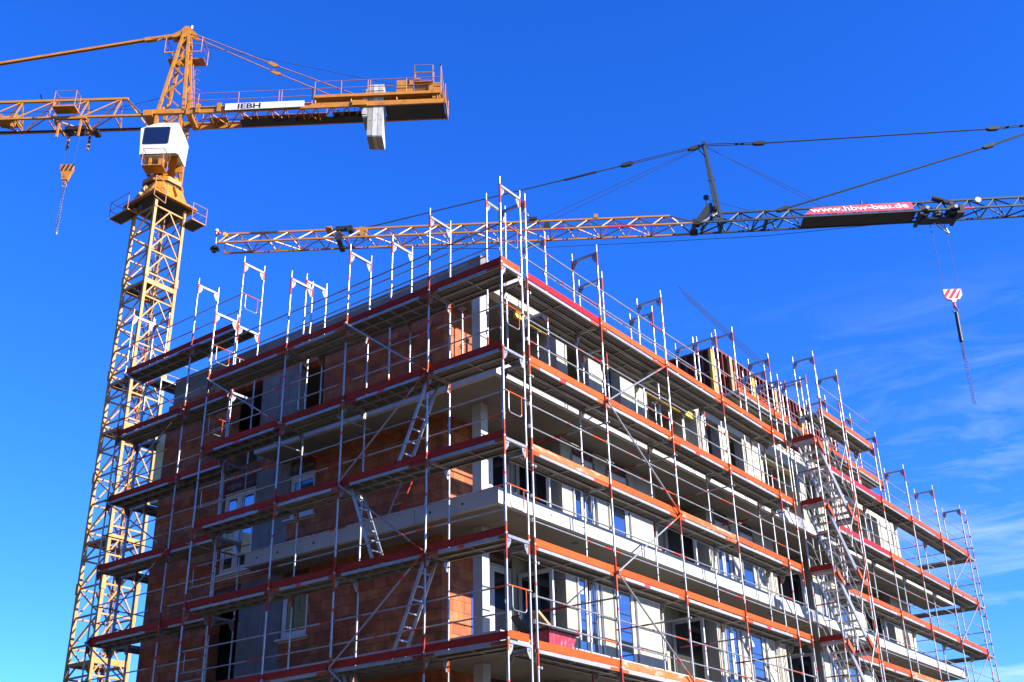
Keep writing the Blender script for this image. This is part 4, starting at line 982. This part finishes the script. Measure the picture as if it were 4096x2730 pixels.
slab(bb, K2, 30.8, 31.15, .4, .9, 23.0, 23.2, black_m); bb.tube(K2(30.85, .65, 22.2), K2(30.85, .65, 23.4), .05, galv)
bb.tube(K2(30.6, .65, 23.4), K2(30.6, .65, 23.9), .06, galv); bb.sphere(K2(30.6, .65, 24.0), .19, black_m, 12, 8)
for t in (.2, 1.1): bb.bar(K2(30.1, t, 21.95), K2(31.2, .65, 22.85), .08, .1, green_c)
obj('jib_joint', bb, cr2)
pd = MB(); tm = W2/2
for dt in (-.09, .09):
    pd.tube(K2(30.7, tm+dt, 27.9), K2(25.96, tm+dt, 26.76), .03, green_c, 6); pd.tube(K2(30.9, tm+dt, 27.95), K2(34.3, tm+dt, 27.9), .035, green_c, 6)
    pd.tube(K2(49.0, tm+dt, 28.25), K2(58, tm+dt, 28.9), .035, green_c, 6); pd.tube(K2(48.5, tm+dt, 26.95), K2(58, tm+dt, 30.2), .04, green_c, 6)
pd.tube(K2(25.96, tm, 26.73), K2(9.44, tm, 22.83), .042, green_c, 7); pd.tube(K2(34.3, tm, 27.9), K2(49.0, tm, 28.25), .05, green_c, 7); pd.tube(K2(35.14, tm, 22.92), K2(48.5, tm, 26.95), .06, green_c, 7)
pd.tube(K2(23.92, tm, 26.25), K2(21.9, tm, 25.75), .075, black_m, 8)
for s, z, sl_ in ((25.9, 26.73, .24), (34.3, 27.9, .02), (49.0, 28.25, .03), (48.5, 26.95, .3), (30.2, 27.75, .25), (35.2, 22.95, .3)):
    pd.prism([K2(s+ds, tm-.12, z+ds*sl_+dz) for ds, dz in ((-.4, -.05), (-.2, -.12), (.25, -.12), (.4, -.03), (.4, .04), (.2, .12), (-.2, .1), (-.4, .05))], ET2*.24, black_m)
for s in (32.9, 33.25, 49.9, 50.8): pd.bar(K2(s, tm, 27.85 if s < 40 else 28.2+.05*(s-49)), K2(s, tm, 27.98 if s < 40 else 28.36+.05*(s-49)), .05, .2, black_m)
obj('jib_pendant', pd, cr2)
ro = MB()
for a, b in (((30.8, .6, 27.9), (38.14, .6, 22.98)), ((30.8, .7, 27.9), (37.5, .7, 22.96)), ((30.6, .55, 27.8), (20.8, .55, 22.78)), ((30.6, .75, 27.8), (20.2, .75, 22.78)), ((30.6, .6, 23.95), (33.2, .6, 22.95))): ro.tube(K2(*a), K2(*b), .016, rope_m, 5)
ro.path([K2(*p) for p in ((8.0, .65, 21.45), (18.5, .65, 20.9), (26, .65, 20.95), (34.0, .65, 21.1), (43.3, .65, 21.75))], .018, rope_m, 5)
for t, z in ((.3, 22.1), (.9, 22.05), (.6, 22.2)): ro.tube(K2(.9, t, z), K2(58, t, z+.35), .010, rope_m, 5)
obj('trolley_rope', ro, cr2)
bn = MB(); pr = [(36.23, 1.37, 22.02), (42.80, 1.37, 22.10), (42.95, .80, 22.96), (39.9, .84, 22.90), (36.96, .84, 22.80)]
nrm = (K2(*pr[1])-K2(*pr[0])).cross(K2(*pr[3])-K2(*pr[0])).normalized()*.02
bn.prism([K2(*p) for p in pr], nrm, banner_m); bo = obj('banner', bn, cr2)
xd = (K2(42.80, 1.37, 22.12)-K2(36.23, 1.37, 22.03)).normalized(); yd = (K2(40, .82, 22.93)-K2(40, 1.37, 22.07)).normalized()
org = K2(36.72, 1.37, 22.04)+yd*.24+nrm*1.2
text(bo, 'www.hbw-bau.de', .88, plane_M(org, xd, yd), letter_w, sx=.945, bold=.024, depth=.004)
dk = MB(); dk.prism([K2(s, t, zb2(s)-.02) for s, t in ((36.2, W2-.06), (43.0, W2-.06), (43.0, .02), (36.2, .02))], (0, 0, .05), black_m); obj('jib_floor_plate', dk, cr2)
bd = MB(); bd.tube(K2(40.0, .6, 22.9), K2(40.0, .6, 23.3), .05, black_m); bd.bar(K2(39.9, .6, 23.1), K2(40.35, .6, 23.12), .06, .06, black_m); bd.bar(K2(40.3, .6, 23.1), K2(40.45, .6, 23.5), .05, .06, black_m); obj('jib_bracket', bd, cr2)
t2 = MB()
for s, r_ in ((43.5, .34), (45.2, .32)): t2.cyl(K2(s, .95, 22.1), ET2, r_, .5, black_m, 14); t2.cyl(K2(s, .3, 22.05), ET2, r_*.8, .3, black_m, 12); t2.cyl(K2(s+.1, 1.38, 22.15), ET2, .12, .2, galv_dull, 10)
slab(t2, K2, 43.1, 43.3, -.1, W2+.15, 21.7, 21.85, black_m); slab(t2, K2, 45.3, 45.5, -.1, W2+.15, 21.7, 21.85, black_m); slab(t2, K2, 43.3, 45.3, .3, .9, 21.62, 21.8, black_m); slab(t2, K2, 44.2, 44.6, .5, 1.0, 21.85, 22.4, black_m)
a = K2(44.3, .6, 23.3); b = K2(45.6, .7, 22.75); t2.tube(a, a+(b-a)*.5, .2, black_m, 12); t2.bar(a+(b-a)*.5, b, .16, .26, black_m); t2.bar(K2(44.9, .7, 22.0), K2(45.4, .7, 22.9), .2, .25, black_m)
slab(t2, K2, 45.5, 45.75, .9, 1.45, 21.7, 22.3, black_m); t2.tube(K2(46.9, .75, 22.85), K2(46.9, 1.0, 22.85), .18, cab_w, 12)
t2.path([K2(44.1, .65, 21.5), K2(44.5, .65, 21.05), K2(44.85, .65, 20.75), K2(44.75, .65, 21.1), K2(44.4, .65, 21.45)], .05, galv, 6)
obj('trolley', t2, cr2)
hr = MB()
for a, b in (((43.85, .65, 21.6), (43.85, .65, 16.95)), ((44.70, .65, 21.6), (44.70, .65, 16.95))): hr.tube(K2(*a), K2(*b), .017, rope_m, 5)
obj('hoist_rope', hr, cr2)
hb2 = MB(); pl_ = [(43.76, 16.92), (44.80, 16.92), (44.80, 16.5), (44.62, 16.25), (44.42, 16.22), (44.36, 16.05), (44.18, 16.05), (44.14, 16.22), (43.94, 16.25), (43.76, 16.5)]
hb2.prism([K2(s, .55, z) for s, z in pl_], ET2*.2, cab_w)
for k in (0, 1, 2):
    a = 43.60+.36*k
    hb2.prism([K2(max(43.765, min(44.795, s)), .751, z) for s, z in ((a, 16.3 if k else 16.55), (a+.19, 16.3), (a+.63, 16.915), (a+.44, 16.915))], ET2*.006, redw)
hb2.tube(K2(44.27, .65, 16.06), K2(44.27, .65, 15.8), .07, redw); hb2.sphere(K2(44.27, .65, 15.8), .1, redw)
hb2.path([K2(44.27+.14*math.sin(R(a)), .65, 15.53+.14*math.cos(R(a))) for a in range(0, 271, 30)], .045, black_m)
obj('hook_block', hb2, cr2)
m2 = MB(); c2 = K2(60, .65, 0)
for dx in (-.6, .6):
    for dy in (-.6, .6): m2.bar((c2.x+dx, c2.y+dy, -Z0), (c2.x+dx, c2.y+dy, 21.5), .14, .14, green_c)
z = 21.0
while z > -14:
    for dx, dy, ex_, ey_ in ((-.6, -.6, .6, -.6), (.6, -.6, .6, .6), (.6, .6, -.6, .6), (-.6, .6, -.6, -.6)):
        m2.bar((c2.x+dx, c2.y+dy, z), (c2.x+ex_, c2.y+ey_, z), .06, .06, green_c); m2.bar((c2.x+dx, c2.y+dy, z), (c2.x+ex_, c2.y+ey_, z-1.3), .06, .06, green_c)
    z -= 1.3
m2.bar(K2(58.5, .65, 22.0), K2(58.0, .65, 30.5), .2, .2, green_c)
obj('mast', m2, cr2)

# slings hanging from the hooks (not part of the cranes)
def chain(mb, p, q, r, n, mt):
    p = Vector(p); q = Vector(q)
    for i in range(n):
        a = p+(q-p)*(i/n); b = p+(q-p)*((i+.8)/n); d_ = Vector((r, 0, 0)) if i % 2 else Vector((0, r, 0))
        mb.tube(a-d_, b-d_, r*.45, mt, 4); mb.tube(a+d_, b+d_, r*.45, mt, 4)
cs = MB(); chain(cs, K1(-6.02, 0, 24.3), K1(-5.97, 0, 21.15), .055, 34, chain_m); chain(cs, K1(-5.96, .05, 24.3), K1(-6.02, .05, 21.6), .05, 28, chain_m)
cs.bar(K1(-5.97, 0, 21.2), K1(-5.97, 0, 21.0), .1, .06, chain_m)
tag(obj('lifting_chain', cs), 'grey lifting chain hanging from the yellow hook block beside the cab', 'chain')
cs = MB(); cs.tube(K2(44.27, .65, 15.42), K2(44.22, .65, 13.55), .11, black_m, 8, .12)
chain(cs, K2(44.16, .65, 13.6), K2(44.16, .65, 9.66), .035, 50, chain_m); chain(cs, K2(44.26, .7, 13.6), K2(44.24, .7, 9.6), .035, 50, chain_m)
chain(cs, K2(44.2, .6, 13.6), K2(44.2, .6, 12.4), .045, 14, chain_m)
tag(obj('lifting_chain', cs), 'long thin double chain in a black sleeve below the red and white hook block', 'chain')
# ------------------------------------------------------------------ loose things on the site
def ladder(x0, z0, x1, z1, y0, y1, label, mt=alu, group='ladders on the front scaffold'):
    t = root('ladder', x0, (y0+y1)/2, z0, label, 'ladder', group)
    d = Vector((x1-x0, 0, z1-z0)); d.normalize(); nrm = Vector((-d.z, 0, d.x))
    for y in (y0, y1):
        b = MB(); b.bar((x0, y, z0), (x1, y, z1), .03, .075, mt, up=nrm); obj('stringer', b, t)
    L = math.hypot(x1-x0, z1-z0); n = int(L/.28); b = MB()
    for i in range(n):
        k = (.14+.28*i)/L; b.bar((x0+(x1-x0)*k, y0+.015, z0+(z1-z0)*k), (x0+(x1-x0)*k, y1-.015, z0+(z1-z0)*k), .032, .032, mt)
    obj('rungs', b, t); return t
ladder(-3.13, -5.98, -2.22, -4.03, .2, .55, 'aluminium ladder on the front scaffold just under the top storey, leaning right')
ladder(-3.66, -7.98, -4.48, -6.03, .2, .55, 'aluminium ladder leaning left in front of the grey balcony edge')
ladder(-3.13, -9.98, -2.24, -8.03, .2, .55, 'lowest whole aluminium ladder, leaning right above the bottom red toe board')
ladder(-3.66, -11.98, -4.48, -10.03, .2, .55, 'ladder whose top shows at the bottom edge of the photo')
t = root('ladder', -4.4, 1.5, S[1], 'short steel ladder with a red stile standing on the balcony against the bricks', 'ladder', 'ladders on the front scaffold')
for xa, xb, mt in ((-4.62, -4.22, galv_dull), (-4.27, -3.87, red_p)):
    b = MB(); b.tube((xa, 1.45, S[1]+.01), (xb, 1.94, -4.9), .02, mt); obj('stringer', b, t)
b = MB()
for k in range(6):
    f = (.2+.28*k)/1.75; b.tube((-4.62+.4*f, 1.45+.49*f, S[1]+1.7*f), (-4.27+.4*f, 1.45+.49*f, S[1]+1.7*f), .014, galv_dull)
obj('rungs', b, t)
# mortar tub with a leaning board
tub = MB(); zt, zb_ = -9.58, -10.09; x0, x1, y0, y1 = -.60, -.08, 1.45, 2.38
def ring(z, i): return [(x0+i, y0+i, z), (x1-i, y0+i, z), (x1-i, y1-i, z), (x0+i, y1-i, z)]
a, b_, c_, d_ = ring(zb_, .10), ring(zt, .0), ring(zt, .03), ring(zb_+.03, .12)
tub.add(a+b_+c_+d_, [(3, 2, 1, 0)]+[(i, (i+1) % 4, 4+(i+1) % 4, 4+i) for i in range(4)]+[(4+i, 4+(i+1) % 4, 8+(i+1) % 4, 8+i) for i in range(4)]+[(8+i, 8+(i+1) % 4, 12+(i+1) % 4, 12+i) for i in range(4)]+[(12, 13, 14, 15)], tub_m)
to = root('mortar_tub', -.34, 1.9, zb_, 'bright red plastic mortar tub with dark rim on the lowest side deck', 'tub'); obj('bowl', tub, to)
rm = MB()
for p, q in (((x0-.03, y0-.03), (x1+.03, y0-.03)), ((x1+.03, y0-.03), (x1+.03, y1+.03)), ((x1+.03, y1+.03), (x0-.03, y1+.03)), ((x0-.03, y1+.03), (x0-.03, y0-.03))): rm.bar((*p, zt), (*q, zt), .05, .05, black_m)
rm.box(x0+.05, x1-.05, y0+.05, y1-.05, zt-.1, zt-.08, conc_g); obj('rim', rm, to)
bd = MB(); bd.hexa((-.2, 1.25, -9.28), (-.22, 0, 0), (0, .62, -.36), (0, .03, .05), wood_n); tag(obj('timber_board', bd), 'pale timber board leaning in the red mortar tub', 'board')
bd = MB(); bd.hexa((-.60, 1.15, -9.33), (-.2, 0, 0), (0, .45, -.36), (0, .03, .05), black_m); tag(obj('shovel_blade', bd), 'black sheet leaning behind the red mortar tub', 'sheet')
# props and yellow beams in the open top storey
PL = [(-2.35, 3.05), (-2.35, 4.55), (-2.35, 7.55), (-2.45, 10.6), (-2.45, 11.4), (-2.4, 12.2), (-2.35, 15.0), (-2.45, 18.4), (-2.7, 2.5), (-3.0, 2.3)]
names = ['first steel prop beside the corner column in the open top storey', 'steel prop under the right end of the short yellow beam', 'steel prop in the narrow opening between the first two lit piers',
         'steel prop under the left of the long yellow beam', 'steel prop under the middle of the long yellow beam', 'steel prop under the right end of the long yellow beam', 'steel prop in the top opening just left of the stair tower',
         'steel prop in the top storey behind the stair tower', 'white steel prop just behind the corner column of the top storey', 'steel prop against the sunlit bricks of the top corner']
pk = None
for (x, y), nm in zip(PL, names):
    t = root('steel_prop', x, y, S[0], nm, 'prop', 'steel props in the top storey')
    if pk is None:
        o_ = MB(0); o_.tube((0, 0, .01), (0, 0, 1.45), .031, galv_dull); o_.box(-.07, .07, -.07, .07, 0, .01, galv_dull)
        i_ = MB(0); i_.tube((0, 0, 1.3), (0, 0, 2.42), .024, galv); i_.box(-.08, .08, -.08, .08, 2.42, 2.43, galv)
        c_ = MB(0); c_.tube((0, 0, 1.34), (0, 0, 1.46), .048, galv_dull); c_.tube((-.12, 0, 1.42), (.12, 0, 1.42), .01, galv)
        pk = [('outer_tube', o_.mesh('outer_tube')), ('inner_tube', i_.mesh('inner_tube')), ('collar', c_.mesh('collar'))]
    for n_, me in pk: put(n_, me, t, (x, y, S[0]+Z0))
for (y0, y1, nm) in ((3.5, 5.0, 'short yellow formwork beam over the open corner of the top storey'), (9.75, 12.6, 'long yellow formwork beam over the wide opening of the top storey'), (17.3, 20.0, 'yellow formwork beam in the top opening behind the stair tower')):
    b = MB(); x = -2.30
    b.box(x-.04, x+.04, y0, y1, -1.20, -1.16, wood_y); b.box(x-.04, x+.04, y0, y1, -1.055, -1.015, wood_y); b.box(x-.014, x+.014, y0+.002, y1-.002, -1.159, -1.056, wood_y)
    tag(obj('formwork_beam', b), nm, 'beam', 'yellow formwork beams')
# wall formwork of the set-back storey
XP = -2.95; ORD = ['nearest', 'second', 'third', 'fourth', 'fifth', 'sixth', 'seventh', 'last']
def panel(x, y, along, label):
    t = root('wall_formwork', x, y, -.70, label, 'formwork', 'red wall formwork panels'); w, h0, h1 = 1.28, -.70, 2.70
    fr = MB(); n = Vector((1, 0, 0)) if along == 'y' else Vector((0, -1, 0)); d = Vector((0, 1, 0)) if along == 'y' else Vector((-1, 0, 0)); o = Vector((x, y, 0))
    def bx(u0, u1, w0, w1, z0, z1, mb, mt): mb.hexa(o+d*u0+n*w0+Vector((0, 0, z0)), d*(u1-u0), n*(w1-w0), (0, 0, z1-z0), mt)
    for u in (0, w*.25, w*.5, w*.75, w-.05): bx(u, u+.05, 0, .12, h0, h1, fr, form_r)
    for z in (h0, .1, .95, 1.75, h1-.08): bx(.051, w-.051, .012, .11, z, z+.07, fr, form_r)
    obj('frame', fr, t); sk = MB(); bx(0, w, -.03, -.002, h0, h1, sk, form_p); obj('sheet', sk, t); return t
for k in range(8): panel(XP, 16.0+1.30*k, 'y', ORD[k]+' red framed formwork panel along the sunny roof edge, counted from the near end')
for k in range(3): panel(XP-.05-1.30*k, 15.95, 'x', ['right', 'middle', 'left'][k]+' dark red formwork panel closing the near end of the roof formwork')
sd = ['nearest yellow timber stud', 'second yellow timber stud', 'third yellow timber stud', 'fourth yellow timber stud', 'farthest yellow timber stud']
for k, y in enumerate((15.2, 16.6, 18.3, 20.2, 22.4)):
    b = MB(); b.box(XP+.16, XP+.26, y, y+.2, -.70, 2.3+.25*(k % 2), wood_n if k % 2 else wood_y); b.box(XP+.13, XP+.29, y+.22, y+.27, -.70, 2.0, wood_n)
    tag(obj('timber_stud', b), sd[k]+' standing against the red roof formwork', 'timber', 'timber studs at the formwork')
wk = root('formwork_walkway', -2.5, 20.5, .55, 'orange timber bracket walkway hung below the red formwork panels', 'walkway')
b = MB()
for k in range(4): b.box(-2.78+.19*k, -2.60+.19*k, 16.2, 26.2, .62, .665, wood_n)
obj('planks', b, wk); b = MB()
for k in range(5): b.box(-2.80, -2.0, 16.4+2.3*k, 16.5+2.3*k, .52, .618, form_r); b.bar((-2.05, 16.45+2.3*k, .55), (-2.80, 16.45+2.3*k, -.2), .06, .06, form_r)
obj('brackets', b, wk)
b = MB(); b.box(-2.05, -2.02, 16.2, 26.2, .67, .85, toe_org); obj('toe_board', b, wk)
for k, y in enumerate((16.3, 17.9, 19.6)):
    b = MB(); b.box(-2.62, -2.50, y, y+.95, -.70, .25-.1*k, cab_w); tag(obj('plywood_sheet', b), ['nearest', 'middle', 'farthest'][k]+' pale sheet standing below the red formwork walkway', 'sheet', 'pale sheets under the formwork')
rb = root('rebar_bundle', -3.0, 16.5, 2.3, 'thin dark reinforcing bars sticking up above the roof formwork', 'rebar')
for k in range(3):
    b = MB(); b.tube((-3.05, 14.0+.25*k, 4.35-.12*k), (-3.05, 20.4+.25*k, 3.75-.18*k), .013, rope_m, 5); obj('bar', b, rb)
# cable coil on the far wall
cc = MB()
for k in range(7):
    y = 28.55+.05*k; z = -4.95-.03*k
    cc.path([(-2.13, y+.16*math.sin(R(a)), z-.55+.5*math.cos(R(a))-.02*k) for a in range(0, 361, 30)], .014, black_m, 5)
cc.tube((-2.16, 28.72, -4.93), (-2.05, 28.72, -4.93), .015, galv)
tag(obj('cable_coil', cc), 'black cable coil hanging on the pale wall near the far right corner', 'cable')
